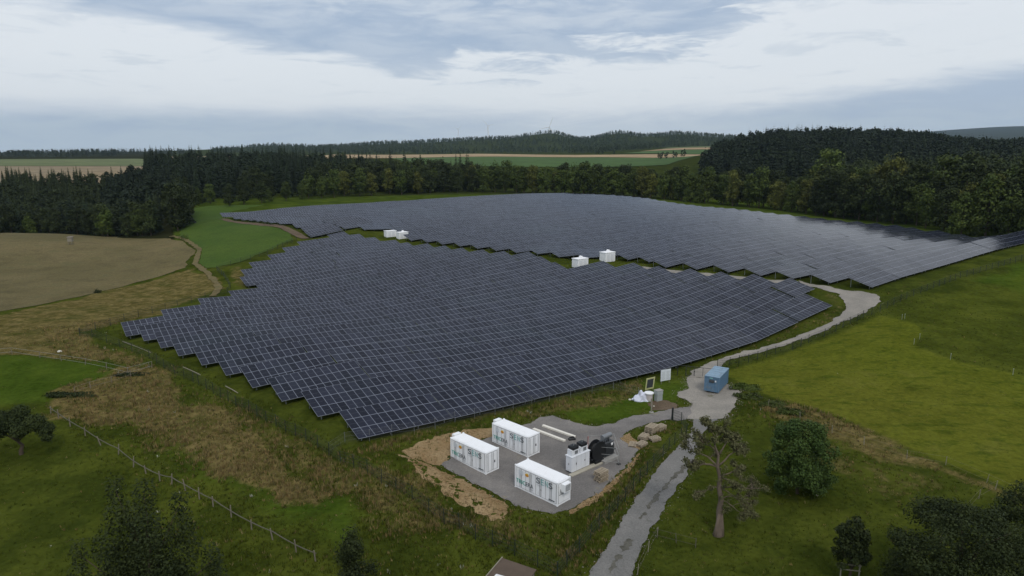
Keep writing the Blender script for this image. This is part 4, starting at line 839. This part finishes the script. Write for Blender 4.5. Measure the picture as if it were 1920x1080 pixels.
# mesh barrier around the transformer
def barrier(px0, px1, h, label):
    a, e = at(*px0), at(*px1); v = e - a; L = v.length; t = empty('site_barrier', a, math.atan2(v.y, v.x), label, 'barrier')
    for x in (0, L): b = MB(); b.tube([(x, 0, 0), (x, 0, h)], .028, 6); b.build('post', 'galvanised', t); b = MB(); b.box((x, 0, .06), (.55, .22, .12), R(90), .02); b.build('foot', 'rubber', t)
    for z in (.25, h * .55, h - .05): b = MB(); b.tube([(0, 0, z), (L, 0, z)], .018, 5); b.build('rail', 'galvanised', t)
    return t
barrier((1126, 868), (1160, 871), 2.1, 'thin wire barrier in front of the transformer'); barrier((1160, 871), (1150, 842), 2.1, 'thin wire barrier on the right side of the transformer'); barrier((1150, 842), (1101, 846), 2.1, 'thin wire barrier behind the black cable drum')
b = MB(); b.box((0, 0, 1.9), (.03, .25, .3)); b.tube([(0, 0, 0), (0, 0, 2.05)], .02, 6); o = b.build('warning_flag', 'red_tag'); o.location = at(1102, 847); tag(o, 'small red tag on a thin pole behind the white cabinet', 'flag')
for (x0, y0), (x1, y1), lb in (((1000, 806), (1059, 828.5), 'white concrete beam on the gravel nearer to the back container'), ((1017.5, 799.5), (1078, 821), 'white concrete beam on the gravel farther behind the back container')):
    a, e = at(x0, y0), at(x1, y1); v = e - a; b = MB(); b.box((v.length / 2, 0, .12), (v.length, .42, .30), 0, .03); o = b.build('concrete_beam', 'white_beam'); o.location = a; o.rotation_euler = (0, -math.atan2(v.z, math.hypot(v.x, v.y)), math.atan2(v.y, v.x)); tag(o, lb, 'beam', 'white concrete beams on the gravel')
p = at(1072, 825); b = MB(); b.box((0, 0, .14), (.9, .5, .28), R(20), .08); b.tube([(-.3, .2, .3), (.2, .1, .42), (.5, -.2, .2)], .09, 7); o = b.build('rubber_mat_roll', 'rubber'); o.location = p; tag(o, 'small black rubber bundle lying at the end of the white beam', 'bundle')
# pallets
def pallet_proto():
    t = empty('pallet', (0, 0, 0)); 
    for i in range(5): b = MB(); b.box((-.5 + i * .25, 0, .142), (.13, .8, .025)); b.build('deck_board', 'pallet_wood', t)
    for y in (-.35, 0, .35): b = MB(); b.box((0, y, .117), (1.16, .08, .022)); b.box((0, y, .012), (1.16, .08, .02)); [b.box((x, y, .064), (.10, .08, .083)) for x in (-.5, 0, .5)]; b.build('bearer', 'pallet_wood', t)
    return t
PAL = pallet_proto(); first = [True]
def pallet(px, py, lvl, rz, label, group='wooden pallets', dx=0, dy=0, tilt=0, sc=1.25):
    t = PAL if first[0] else copy_tree(PAL); first[0] = False; p = at(px, py); t.location = (p.x + dx, p.y + dy, p.z + .05 + lvl * .165 * sc); t.rotation_euler = (tilt, 0, rz + random.uniform(-.05, .05)); t.location.x += random.uniform(-.05, .05); t.location.y += random.uniform(-.05, .05); t.scale = (sc, sc, sc); tag(t, label, 'pallet', group); return t
for k, nm in enumerate(('bottom', 'second', 'third', 'fourth', 'fifth', 'topmost')): pallet(1127, 901, k, DA + random.uniform(-.12, .12), 'slatted wooden pallet, %s of the stack right of the white cabinet' % nm, dx=random.uniform(-.06, .06))
pallet(1187, 835, 0, DA + .5, 'single wooden pallet lying lowest left in the pallet heap by the fence'); pallet(1202, 836, 0, DA, 'wooden pallet nearest the yard in the heap by the fence'); pallet(1202, 836, 1, DA + .05, 'wooden pallet on top of the nearest one in the heap')
for k, nm in enumerate(('bottom', 'middle', 'top')): pallet(1207, 824, k, DA + .1 * k, 'wooden pallet, %s of the middle pile in the heap by the fence' % nm)
for k, nm in enumerate(('lower', 'upper')): pallet(1227, 826, k, DA - .3, 'weathered wooden pallet, %s of the pair nearest the wire fence' % nm)
for k, nm in enumerate(('lowest', 'second', 'third', 'top')): pallet(1222, 811, k, DA + .05 * k, 'wooden pallet, %s of the tallest pile in the heap by the fence' % nm, sc=1.5)
for k, nm in enumerate(('bottom', 'middle', 'top')): pallet(1238, 806, k, DA - .05, 'wooden pallet, %s of the rear pile closest to the gravel drive' % nm)
# ------------------------------------------------------------------ blue roll-off container
p = at(1326, 738); q = at(1347, 739.5); e = at(1362.5, 722); 
ba = math.atan2(e.y - q.y, e.x - q.x); t = empty('rolloff_container', q, ba, 'weathered blue roll off container on the gravel by the gate', 'container')
BL_, BW, BH = 5.6, 2.25, 2.35
b = MB(); b.box((BL_ / 2, BW / 2, .25 + BH / 2), (BL_, BW, BH), 0, .02)
for k in range(9): b.box((.35 + k * (BL_ - .7) / 8, -.03, .25 + BH / 2), (.10, .06, BH - .2)); b.box((.35 + k * (BL_ - .7) / 8, BW + .03, .25 + BH / 2), (.10, .06, BH - .2))
for y in (.06, BW - .06): b.box((-.03, y, .25 + BH / 2), (.08, .14, BH), 0, .01)
b.box((-.03, BW / 2, .25 + BH - .08), (.08, BW - .3, .14)); b.box((-.03, BW / 2, .35), (.08, BW - .3, .14))
for k in range(3): b.box((-.03, BW * (.25 + .25 * k), .25 + BH * .38), (.06, .08, BH * .62))
b.build('body', 'blue_paint', t)
b = MB(); b.box((BL_ / 2, BW / 2, .25 + BH + .05), (BL_ + .05, BW + .06, .08), 0, .02); [b.box((.6 + k * 1.1, BW / 2, .25 + BH + .10), (.07, BW - .1, .025)) for k in range(5)]; b.build('roof', 'blue_roof', t)
b = MB(); b.box((-.09, BW / 2, .25 + BH * .72), (.08, .75, .42)); b.build('hook_recess', 'dark_grey', t); b = MB(); b.tube([(-.16, BW / 2 - .2, .25 + BH * .68), (-.24, BW / 2, .25 + BH * .75), (-.16, BW / 2 + .2, .25 + BH * .68)], .035, 6); b.build('hook_bar', 'dark_grey', t)
b = MB(); b.box((-.08, BW / 2 + .1, .25 + BH * .92), (.012, .5, .14)); b.build('sticker', 'text_teal', t); b = MB(); b.box((-.10, BW / 2 - .6, .25 + BH * .75), (.012, .22, .26)); b.build('sticker', 'sign_white', t)
for y in (.5, BW - .5): b = MB(); b.tube([(.25, y - .12, .12), (.25, y + .12, .12)], .13, 12); b.build('roller', 'dark_grey', t)
for y in (.6, BW - .6): b = MB(); b.box((BL_ / 2, y, .16), (BL_ - .6, .12, .2)); b.build('skid', 'dark_grey', t)
# ------------------------------------------------------------------ things beside the gate
def board(px, py, wd, ht, z0, rz, frame, face, label, lean=0):
    p = at(px, py); t = empty('notice_board', p, rz, label, 'sign board'); t.rotation_euler = (lean, 0, rz)
    for x in (-wd * .4, wd * .4): b = MB(); b.box((x, .05, (z0 + ht) / 2), (.07, .07, z0 + ht)); b.build('post', 'old_wood', t)
    b = MB(); b.box((0, 0, z0 + ht / 2), (wd, .05, ht), 0, .01); pn = b.build('panel', frame, t)
    b = MB()
    if face == 'text':
        for c_ in range(2):
            for k in range(8): b.box((-wd * .24 + c_ * wd * .46, -.032, z0 + ht * (.14 + .095 * k)), (wd * (.36 if (k + c_) % 3 else .26), .010, ht * .03))
        b.build('print', 'text_faint', pn)
    else: b.box((-.02, -.032, z0 + ht * .52), (wd * .72, .012, ht * .74)); b.build('print', 'sign_dark', pn)
board(1247.5, 719, 2.0, 1.9, .5, R(26), 'sign_white', 'text', 'white notice board with lines of print beside the gate'); board(1217, 733, 1.75, 2.0, .3, R(30), 'sign_frame', 'dark', 'poster board with yellow green border and dark picture', .12)
p = at(1216.5, 751); b = MB(); b.lathe([(.52, 0), (.56, .1), (.56, 1.15), (.60, 1.18)], 22); t = empty('water_tub', p, 0, 'round pinkish grey tub with white lid beside the boards', 'tub'); b.build('barrel', 'tank_side', t); b = MB(); b.lathe([(.68, 1.15), (.72, 1.22), (.70, 1.30), (.05, 1.36)], 24); b.build('lid', 'white_plastic', t)
p = at(1234, 751); t = empty('electric_box', p, R(30), 'grey green distribution cabinet standing beside the round tub', 'electrical box'); b = MB(); b.box((0, 0, .5), (1.05, .75, 1.0), 0, .02); b.build('base', 'grey_box', t); b = MB(); b.box((0, 0, 1.33), (1.12, .82, .62), 0, .02); b.build('upper_housing', 'grey_box', t); b = MB(); b.box((0, 0, 1.67), (1.2, .9, .07), 0, .02); b.build('cap', 'concrete_grey', t)
p = at(1203, 750); g = np.random.default_rng(3); bm = bmesh.new(); bmesh.ops.create_icosphere(bm, subdivisions=4, radius=1)
for v in bm.verts:
    n_ = mnoise.noise(v.co * 1.6) * .35 + mnoise.noise(v.co * 4) * .16; v.co = Vector((v.co.x * 1.35 * (1 + n_), v.co.y * .9 * (1 + n_), max(0, v.co.z) ** 1.4 * 1.25 * (1 + n_ * 1.4) * (1.2 - .4 * abs(v.co.x)) - .05 + .05 * n_))
me = bpy.data.meshes.new('tarp'); bm.to_mesh(me); bm.free(); me.materials.append(MATS['tarp']); o = link('tarp', me, None, p); tag(o, 'crumpled pale lilac tarpaulin heap left of the round tub', 'tarpaulin')
p = at(1221.5, 773); t = empty('marker_post', p, 0, 'short pale leaning post at the side of the gravel drive', 'post'); b = MB(); b.tube([(0, 0, -.3), (-.05, 0, 2.1)], [.10, .13], 8); b.build('post', 'pale_wood', t); b = MB(); b.lathe([(.35, 0), (.3, .08)], 12); b.build('base', 'concrete_grey', t)
p = at(1260, 787); t = empty('gate_post', p, 0, 'thick dark wooden gate post above the pallet heap', 'post'); b = MB(); b.tube([(0, 0, -.3), (.05, 0, 1.75)], [.15, .13], 8); b.build('post', 'gate_metal', t); b = MB(); b.lathe([(.14, 1.75), (.11, 1.82)], 8, (.05, 0, 0)); b.build('cap', 'gate_metal', t)
for px, py, r, lb in ((1226, 762, .13, 'small white stone beside the pale leaning post'), (1181, 750, .22, 'small flat white stone in the grass left of the tarpaulin'), (112, 660, .38, 'pale boulder in the dry grass by the left wire fence')):
    bm = bmesh.new(); bmesh.ops.create_icosphere(bm, subdivisions=2, radius=r)
    for v in bm.verts: v.co *= 1 + .25 * mnoise.noise(v.co * 3 / r); v.co.z *= .6
    me = bpy.data.meshes.new('stone'); bm.to_mesh(me); bm.free(); me.materials.append(MATS['stone_white']); tag(link('stone', me, None, at(px, py) + Vector((0, 0, r * .3))), lb, 'stone')
# ------------------------------------------------------------------ fences
def fence(name, P, h, m, label, wires=3, rad=.035, step=0, rough=0, wr=.012, wm='galvanised', cat='fence', grp=None):
    W = [at(*p) for p in P]
    if step:
        Q_ = []
        for a, e in zip(W[:-1], W[1:]):
            n = max(1, round((e - a).length / step)); Q_ += [a.lerp(e, i / n) for i in range(n)]
        W = Q_ + [W[-1]]
        zz_ = terr(np.array([p.x for p in W]), np.array([p.y for p in W])); W = [Vector((p.x, p.y, float(z))) for p, z in zip(W, zz_)]
    o = empty(name, W[0], 0, label, cat, grp); c0_ = W[0]
    pm = MB(); pm.tube([(0, 0, -.4), (0, 0, h)], rad, 6); pm = pm.data('post', m)
    for p in W[:100]: link('post', pm, o, p - c0_, (random.gauss(0, rough), random.gauss(0, rough), random.uniform(0, 3)))
    if name == 'perimeter_fence':
        b = MB(); V = []
        for p in W: V += [p - c0_ + Vector((0, 0, .05)), p - c0_ + Vector((0, 0, h - .1))]
        b.mesh(V, [(2 * i, 2 * i + 2, 2 * i + 3, 2 * i + 1) for i in range(len(W) - 1)]); b.build('wire_mesh', 'wire_mesh' if m == 'post_green' else 'wire_mesh_grey', o)
    for k in range(wires):
        z = h * (.3 + .65 * k / max(1, wires - 1)); b = MB(); b.tube([p - c0_ + Vector((0, 0, z)) for p in W], wr, 4); b.build('wire', wm, o)
    return o
PF = [(150,631),(173,633),(200,643),(225,652),(248,660),(280,673),(294,682),(308,692),(328,703),(345,710),(362,717),(373,722),(387,730),(400,738),(414,747),(428,753),(443,763),(467,772),(482,782),(499,793),(518,800),(536,812),(554,818),(574,827),(596,840),(617,855),(639,870),(664,878),(689,888),(715,907),(743,922),(773,938),(804,963),(833,983),(862,992),(892,1013),(924,1025),(965,1042),(1008,1064),(1045,1086)]
fence('perimeter_fence', PF, 1.75, 'post_green', 'dark green post fence running from the left corner down past the yard', 4, .045, 0, .03, .014, 'post_green')
fence('perimeter_fence', [(1045,1086),(1063,1064),(1087,1038),(1107,1013),(1123,993),(1142,975),(1158,957),(1172,940),(1187,921),(1200,905),(1213,891),(1226,877),(1243,858),(1254,845),(1265,835),(1277,826),(1287,818),(1277,795),(1262,789)], 1.75, 'post_green', 'dark green post fence between the yard and the grey track', 4, .045, 0, .03, .014, 'post_green')
fence('perimeter_fence', [(617,852),(647,832),(693,827),(735,818),(777,813),(816,805),(853,792),(890,785),(928,777),(962,770),(997,760),(1030,753),(1070,746),(1110,738),(1150,731),(1196,744),(1200,752)], 1.6, 'grey_metal', 'thin grey wire fence below the first solar row', 3, .03, 0, .02, .005, 'grey_metal')
fence('perimeter_fence', [(1345,690),(1367,687),(1385,683),(1403,680),(1420,675),(1437,670),(1454,665),(1486,657),(1516,643),(1545,632),(1567,622),(1580,615),(1607,603),(1618,597),(1650,585),(1700,561),(1750,541),(1800,522),(1860,505),(1925,486),(1990,468),(2060,452)], 1.7, 'post_green', 'dark post fence between the gravel track and the big right meadow', 4, .05, 3.2, .03, .014, 'post_green')
fence('perimeter_fence', [(150,629),(207,611),(260,594),(333,574),(385,560),(427,550),(432,540),(420,520),(407,508),(433,498),(470,487),(502,476),(530,463),(556,451)], 1.7, 'post_green', 'dark post fence along the left end of the solar rows', 3, .05, 4.5, .03, .014, 'post_green')
fence('wire_fence', [(-10,666),(23,663),(75,671),(115,677),(160,684),(200,692),(240,702),(285,690)], 1.2, 'old_wood', 'old wire fence along the top of the left meadow', 2, .05, 6, .08, .016)
fence('wire_fence', [(280,690),(245,706),(210,718),(170,728),(140,738)], 1.1, 'old_wood', 'old wooden post fence beside the low shrub on the left', 2, .05, 4, .1, .02, 'old_wood')
fence('wire_fence', [(1388,742),(1440,762),(1500,786),(1560,812),(1620,834),(1700,860),(1773,872),(1850,905),(1930,942)], 1.1, 'pale_wood', 'thin wire fence between the orchard and the big right meadow', 2, .035, 9, .08, .008, 'old_wood')
fence('wire_fence', [(1866,918),(1835,935),(1800,975),(1765,1020),(1715,1072)], 1.1, 'pale_wood', 'thin wire fence running down to the bottom right tree', 2, .035, 5, .08, .008, 'old_wood')
fence('wire_fence', [(1232,1008),(1215,1035),(1195,1078)], 1.1, 'pale_wood', 'thin wire fence along the right edge of the grey track', 2, .035, 3, .08, .008, 'old_wood')
fence('pole_fence', [(1232,1009),(1268,1018),(1304,1027)], 1.0, 'grey_wood', 'short pole fence below the old pear tree', 2, .035, 0, .1, .012, 'grey_wood')
W = [at(*p) for p in [(95,775),(110,784),(132,800),(160,817),(190,835),(222,852),(250,876),(274,888),(300,902),(322,908),(348,920),(374,936),(400,950),(434,970),(472,993),(512,1012),(556,1035),(592,1052)]]; o = empty('rail_fence', W[0], 0, 'weathered single rail fence crossing the grass on the lower left', 'fence')
for i, p in enumerate(W):
    h = random.uniform(1.0, 1.45); b = MB(); lx, ly = random.gauss(0, .16), random.gauss(0, .08); b.tube([(0, 0, -.3), (lx, ly, h)], [.075, .06], 7); b.build('post', 'old_wood', o).location = p - W[0]
    if i: a = W[i - 1] - W[0] + Vector((0, 0, .82 + .1 * math.sin(i * 2.1))); e = p - W[0] + Vector((0, 0, .82 + .1 * math.sin(i * 2.1 + 2.1))); v = (e - a).normalized() * .12; b = MB(); b.tube([a - v, (a + e) / 2 + Vector((0, 0, -.05)), e + v], [.055, .05, .045], 6); b.build('rail', 'grey_wood', o)
a, e = at(1270, 704), at(1334, 707.5); v = e - a; L = v.length; o = empty('field_gate', a, math.atan2(v.y, v.x), 'dark double wing metal gate across the gravel by the blue container', 'gate')
for x, w_ in ((0, .11), (L * .24, .05), (L, .11)): b = MB(); b.box((x, 0, .85), (w_, w_, 2.1)); b.build('post', 'gate_metal', o)
for x0, x1 in ((L * .25, L * .49), (L * .50, L - .1)):
    b = MB(); 
    for z in (.2, 1.85): b.box(((x0 + x1) / 2, 0, z), (x1 - x0, .055, .06))
    for x in (x0 + .03, (x0 + x1) / 2, x1 - .03): b.box((x, 0, 1.03), (.05, .05, 1.62))
    for k in range(14): b.box((x0 + .1 + k * (x1 - x0 - .2) / 13, 0, 1.03), (.012, .012, 1.6))
    b.build('wing', 'gate_metal', o)
b = MB(); b.box((L * .12, 0, 1.85), (L * .24, .05, .05)); b.build('top_rail', 'gate_metal', o); b = MB(); b.box((L * .495, -.05, 1.05), (.14, .06, .22)); b.build('lock', 'gate_metal', o)
for i, (px, py) in enumerate(((1691,599),(1696,598),(1724,636),(1713.5,646),(1782,674),(1899,703))):
    b = MB(); b.tube([(0, 0, -.2), (0, 0, 1.1)], .028, 6); b.box((0, 0, 1.02), (.10, .07, .14), 0, .02); o = b.build('electric_fence_post', 'grey_box'); o.location = at(px, py)
    tag(o, ('white fence post, left one of the pair high in the right meadow', 'white fence post, right one of the pair high in the right meadow', 'white fence post just right of the meadow colour border', 'white fence post at the corner of the meadow colour border', 'white fence post on the mown border in mid right meadow', 'white fence post nearest the right edge of the photo')[i], 'fence post', 'white electric fence posts')
for (x0, y0), (x1, y1), lb in (((230,641),(283,662),'long pale pipe lying in the grass nearest the left corner of the solar rows'), ((343,689),(376,704),'pale pipe lying in grass along the left fence, second from the corner'), ((423,725),(446,738),'short pale pipe lying in the grass by the fence, nearest the yard')):
    a, e = at(x0, y0), at(x1, y1); b = MB(); b.tube([a + Vector((0, 0, .1)), a.lerp(e, .5) + Vector((0, 0, .14)), e + Vector((0, 0, .1))], .07, 6); tag(b.build('cable_pipe', 'pale_wood'), lb, 'pipe', 'pale pipes lying in the grass')
# timber support beside the small tree
p = at(1575, 1085); t = empty('tree_support', p, R(-12), 'timber support frame in front of the small dark tree', 'wooden frame')
for x in (0, 1.5): b = MB(); b.tube([(x, 0, -.3), (x, 0, 1.6)], .06, 7); b.build('post', 'pale_wood', t)
for z in (1.5, 1.0): b = MB(); b.box((.75, -.07, z), (1.7, .04, .09)); b.build('crossbar', 'pale_wood', t)
# low shed and white tank at the bottom edge
p = at(915, 1055); q = at(1000, 1080); t = empty('low_shed', at(957, 1094), R(-30), 'low shed with brown felt roof at the bottom edge', 'shed')
b = MB(); b.box((0, 0, .30), (3.2, 2.9, .8)); b.build('wall', 'old_wood', t); b = MB(); b.box((0, 0, .82), (3.5, 3.2, .10), 0, .02, Matrix.Rotation(R(6), 4, 'X')); b.build('roof', 'roof_felt', t); b = MB(); b.box((-1.79, 0, .88), (.08, 3.3, .12), 0, 0, Matrix.Rotation(R(6), 4, 'X')); b.build('edge_board', 'pale_wood', t)
p = at(946, 1116); t = empty('water_tank', p, R(-25), 'white rounded tank peeking up at the bottom edge in front of the shed', 'tank'); b = MB(); b.tube([(-1.0, 0, 1.05), (-.9, 0, 1.05), (.9, 0, 1.05), (1.0, 0, 1.05)], [.4, .62, .62, .4], 20); b.build('drum', 'white_plastic', t)
for x in (-.6, .6): b = MB(); b.box((x, 0, .25), (.12, 1.0, .5)); b.build('cradle', 'old_wood', t)
# ------------------------------------------------------------------ white transformer huts between the solar blocks
def hut(px, py, L, W_, h, rz, label, cap=True):
    p = hit_h(px, py, h + .1); t = empty('transformer_hut', (p.x, p.y, p.z - .1), rz, label, 'hut', 'white transformer huts between the solar blocks')
    b = MB(); b.box((L / 2, W_ / 2, h / 2), (L, W_, h), 0, .02); b.build('wall', 'white_paint', t); b = MB(); b.box((L / 2, W_ / 2, h + .10), (L + .2, W_ + .2, .2), 0, .03); b.build('roof', 'roof_white', t)
    for x in (L * .3, L * .68): b = MB(); b.box((x, -.015, h * .46), (L * .28, .03, h * .8)); b.build('door', 'cabinet_white', t)
    if cap: b = MB(); b.mesh([(L * .42, W_ * .3, h + .2), (L * .72, W_ * .3, h + .2), (L * .57, W_ * .3, h + .85), (L * .42, W_ * .7, h + .2), (L * .72, W_ * .7, h + .2), (L * .57, W_ * .7, h + .85)], [(0, 1, 2), (3, 5, 4), (0, 2, 5, 3), (1, 4, 5, 2)]); b.build('roof_vent', 'roof_white', t)
    return t
HA = TH
hut(724.7, 433.4, 4.2, 2.4, 2.35, HA, 'flat white hut in the gap, left one of the far pair', False); hut(748, 436, 4.0, 2.4, 2.5, HA, 'white hut with a roof vent, right one of the far pair')
hut(1083.7, 486, 4.0, 2.6, 2.5, HA, 'white hut with roof vent standing lower in the middle gap'); hut(1135.7, 474, 4.0, 2.6, 2.7, HA, 'white hut with roof vent standing higher in the middle gap')
# small hide in the brown field
p = at(133, 459); t = empty('hunting_hide', p, R(10), 'tiny pale wooden hide at the top of the brown field', 'hide'); b = MB(); b.box((0, 0, 2.1), (1.5, 1.5, 1.6)); b.build('cabin', 'pale_wood', t); b = MB(); b.box((0, 0, 2.98), (1.9, 1.9, .12), 0, 0, Matrix.Rotation(R(8), 4, 'X')); b.build('roof', 'old_wood', t)
for x in (-.6, .6):
    for y in (-.6, .6): b = MB(); b.box((x, y, .65), (.12, .12, 1.4)); b.build('leg', 'old_wood', t)
# ------------------------------------------------------------------ wind turbines
for px, Y, hub, lb, ph in ((1027, 3350, 239, 'nearest white wind turbine standing before the wooded knoll', 20), (917, 4600, 236, 'white wind turbine in the middle above the far ridge', 75), (863, 6500, 242, 'faintest white wind turbine, leftmost above the far ridge', 50)):
    x, y = on(px, Y); d_ = ray(px, hub); zh = CAM_H + d_[2] * (Y / d_[1]); z0 = tz(x, y); t = empty('wind_turbine', (x, y, z0), 0, lb, 'wind turbine', 'wind turbines on the horizon'); H_ = zh - z0
    b = MB(); b.tube([(0, 0, -2), (0, 0, H_)], [4.2, 2.6], 12); b.build('tower', 'turbine_white', t); b = MB(); b.box((0, 1.5, H_ + 1.2), (4, 10, 4), 0, .8); b.build('nacelle', 'turbine_white', t); b = MB(); b.tube([(0, -6.5, H_ + 1.2), (0, -4.5, H_ + 1.2), (0, -3.4, H_ + 1.2)], [.3, 1.7, 1.9], 10); hb_ = b.build('hub', 'turbine_white', t)
    for k in range(3):
        a = R(ph + 120 * k); c_, s_ = math.sin(a), math.cos(a); b = MB(); b.mesh([(c_ * r + s_ * w_, -4.8 + dy, H_ + 1.2 + s_ * r - c_ * w_) for r, w_, dy in ((1, -1.2, 0), (1, 1.2, 0), (14, 2.0, 0), (52, .4, 0), (52, -.3, 0), (14, -1.6, 0), (1, 0, .8), (14, 0, .7), (52, 0, .3))], [(0, 1, 2, 5), (5, 2, 3, 4), (1, 0, 6), (1, 6, 7, 2), (2, 7, 8, 3), (6, 0, 5, 7), (7, 5, 4, 8), (4, 3, 8)]); b.build('blade', 'turbine_white', hb_)
# ------------------------------------------------------------------ rough grass
def tufts(name, n, rmin, rmax, label):
    r = np.exp(rng.uniform(math.log(rmin), math.log(rmax), n)); a = np.radians(rng.uniform(-41, 41, n)); x, y = r * np.sin(a), r * np.cos(a)
    k = np.ones(n, bool)
    for P in (YARD, APRON, TRACK, NTRACK, EARTH): k &= ~inside(x, y, P)
    for P in SAND: k &= ~(inside(x, y, P) & (rng.uniform(size=n) > .10))
    c, u = panel_area(x, y); k &= ~((c > -.3) & (c < 200) & (u > np.interp(c, [q * ROWP for q in sorted(LN)], [LN[q] for q in sorted(LN)]) - .5) & (u < 160))
    x, y = x[k], y[k]; dry, lush, soil, yel = patches(x, y); rough = np.clip(dry * 1.1 + .55 - yel * 1.2 - lush * .6, .08, 1)
    pxn = 960 + x / np.maximum(y, 1) * F_PX * .985; orchard = (pxn > 1230) & (y < 85); meadow = (x < -12) & (y < 48 - x * .25 * 0) & (pxn < 560)
    # mown meadows left of the rail fence
    lf = np.interp(pxn, [-300, 95, 250, 400, 590, 700], [900, 78, 62.5, 54.5, 47.5, 40]); meadow = (pxn < 600) & (y < lf)
    rough = np.where(orchard | meadow, rough * .45, rough)
    k = rng.uniform(size=len(x)) < rough * .9 + .05; x, y, dry, rough, yel = x[k], y[k], dry[k], rough[k], yel[k]; z = terr(x, y); m_ = len(x); nb = 5
    cl = hash_noise(x, y, 2.5); h = (.10 + .42 * rough * rng.uniform(.4, 1.2, m_) * (.5 + cl)); wv = .5 + hash_noise(x + 40, y, 7.)
    ang = rng.uniform(0, 6.283, (m_, nb)); sp = rng.uniform(.03, .22, (m_, nb)); ln = rng.uniform(.05, .28, (m_, nb)) * (h[:, None] + .25)
    bx_ = x[:, None] + np.cos(ang) * sp; by_ = y[:, None] + np.sin(ang) * sp; tx = bx_ + np.cos(ang + .5) * ln; ty = by_ + np.sin(ang + .5) * ln; hh = h[:, None] * rng.uniform(.6, 1.15, (m_, nb)); wd = rng.uniform(.025, .06, (m_, nb))
    px_, py_ = -np.sin(ang) * wd, np.cos(ang) * wd; zb = z[:, None] - .03 + 0 * bx_
    V = np.stack([np.stack([bx_ - px_, by_ - py_, zb], -1), np.stack([bx_ + px_, by_ + py_, zb], -1), np.stack([tx, ty, zb + hh], -1)], 2).reshape(-1, 3)
    me = np_mesh(name, V, np.arange(len(V)).reshape(-1, 3), 'tuft'); isd = rng.uniform(size=m_) < np.clip(dry * 1.0 * (.55 + .9 * cl) + .06, 0, .93)
    dc = np.array([.19, .145, .062]); gc = np.array([.060, .077, .008]); col = np.where(isd[:, None], dc, gc) * rng.uniform(.5, 1.35, (m_, 1)); col[:, 0] *= rng.uniform(.9, 1.15, m_)
    wht = rng.uniform(size=m_) < .002; col[wht] = (.42, .42, .36)
    C = np.ones((m_, nb * 3, 4), np.float32); C[:, :, :3] = col[:, None, :]; ca = me.attributes.new('Col', 'FLOAT_COLOR', 'POINT'); ca.data.foreach_set('color', C.ravel()); return tag(link(name, me), label, 'grass', kind='stuff')
def stones(name, polys, n, s0, s1, m, label, edge_w=None):
    P_ = []
    for P in polys:
        xs = [p[0] for p in P]; ys = [p[1] for p in P]; X = rng.uniform(min(xs) - 1, max(xs) + 1, n * 8); Y = rng.uniform(min(ys) - 1, max(ys) + 1, n * 8)
        k = inside(X, Y, P) if edge_w is None else seg_dist(X, Y, list(P) + [P[0]]) < edge_w * rng.uniform(size=n * 8) ** 2
        P_.append(np.column_stack([X[k], Y[k]])[:n])
    P_ = np.concatenate(P_); Z = terr(P_[:, 0], P_[:, 1]) + .03; q = len(P_); sz = s0 + (s1 - s0) * rng.uniform(size=q) ** 3
    O = np.array([(1,0,0),(0,1,0),(-1,0,0),(0,-1,0),(0,0,.7),(0,0,-.5)], float); V = O[None] * sz[:, None, None] * rng.uniform(.6, 1.3, (q, 6, 1)) + np.column_stack([P_, Z])[:, None]
    Fc = np.array([(0,1,4),(1,2,4),(2,3,4),(3,0,4),(1,0,5),(2,1,5),(3,2,5),(0,3,5)]); F_ = (Fc[None] + 6 * np.arange(q)[:, None, None]).reshape(-1, 3)
    return tag(link(name, np_mesh(name, V.reshape(-1, 3), F_, m)), label, 'stones', kind='stuff')
stones('earth_clods', SAND, 650, .04, .26, 'sand', 'loose clods of orange sand at the rim of the yard')
stones('loose_gravel', [YARD, APRON, TRACK, NTRACK], 900, .03, .12, 'track_gravel', 'loose pale stones along the edges of the gravel', 1.3)
tufts('rough_grass', 120000, 42, 175, 'long tufts of green and dry grass around the yard and fences')
# ------------------------------------------------------------------ air
b = MB(); b.box((0, 0, 210), (24000, 24000, 640)); hz = b.data('haze', []); hz.materials.clear()
hm = bpy.data.materials.new('haze_air'); hm.use_nodes = True; T = NT(hm.node_tree); T.n.clear(); pv = T.new('ShaderNodeVolumePrincipled'); pv.inputs['Color'].default_value = (.62, .80, 1.0, 1); pv.inputs['Density'].default_value = 3.4e-5; pv.inputs['Anisotropy'].default_value = .2
T.l.new(pv.outputs[0], T.new('ShaderNodeOutputMaterial').inputs['Volume']); hz.materials.append(hm); tag(link('haze', hz), 'thin blue haze over the countryside', 'haze', kind='stuff')
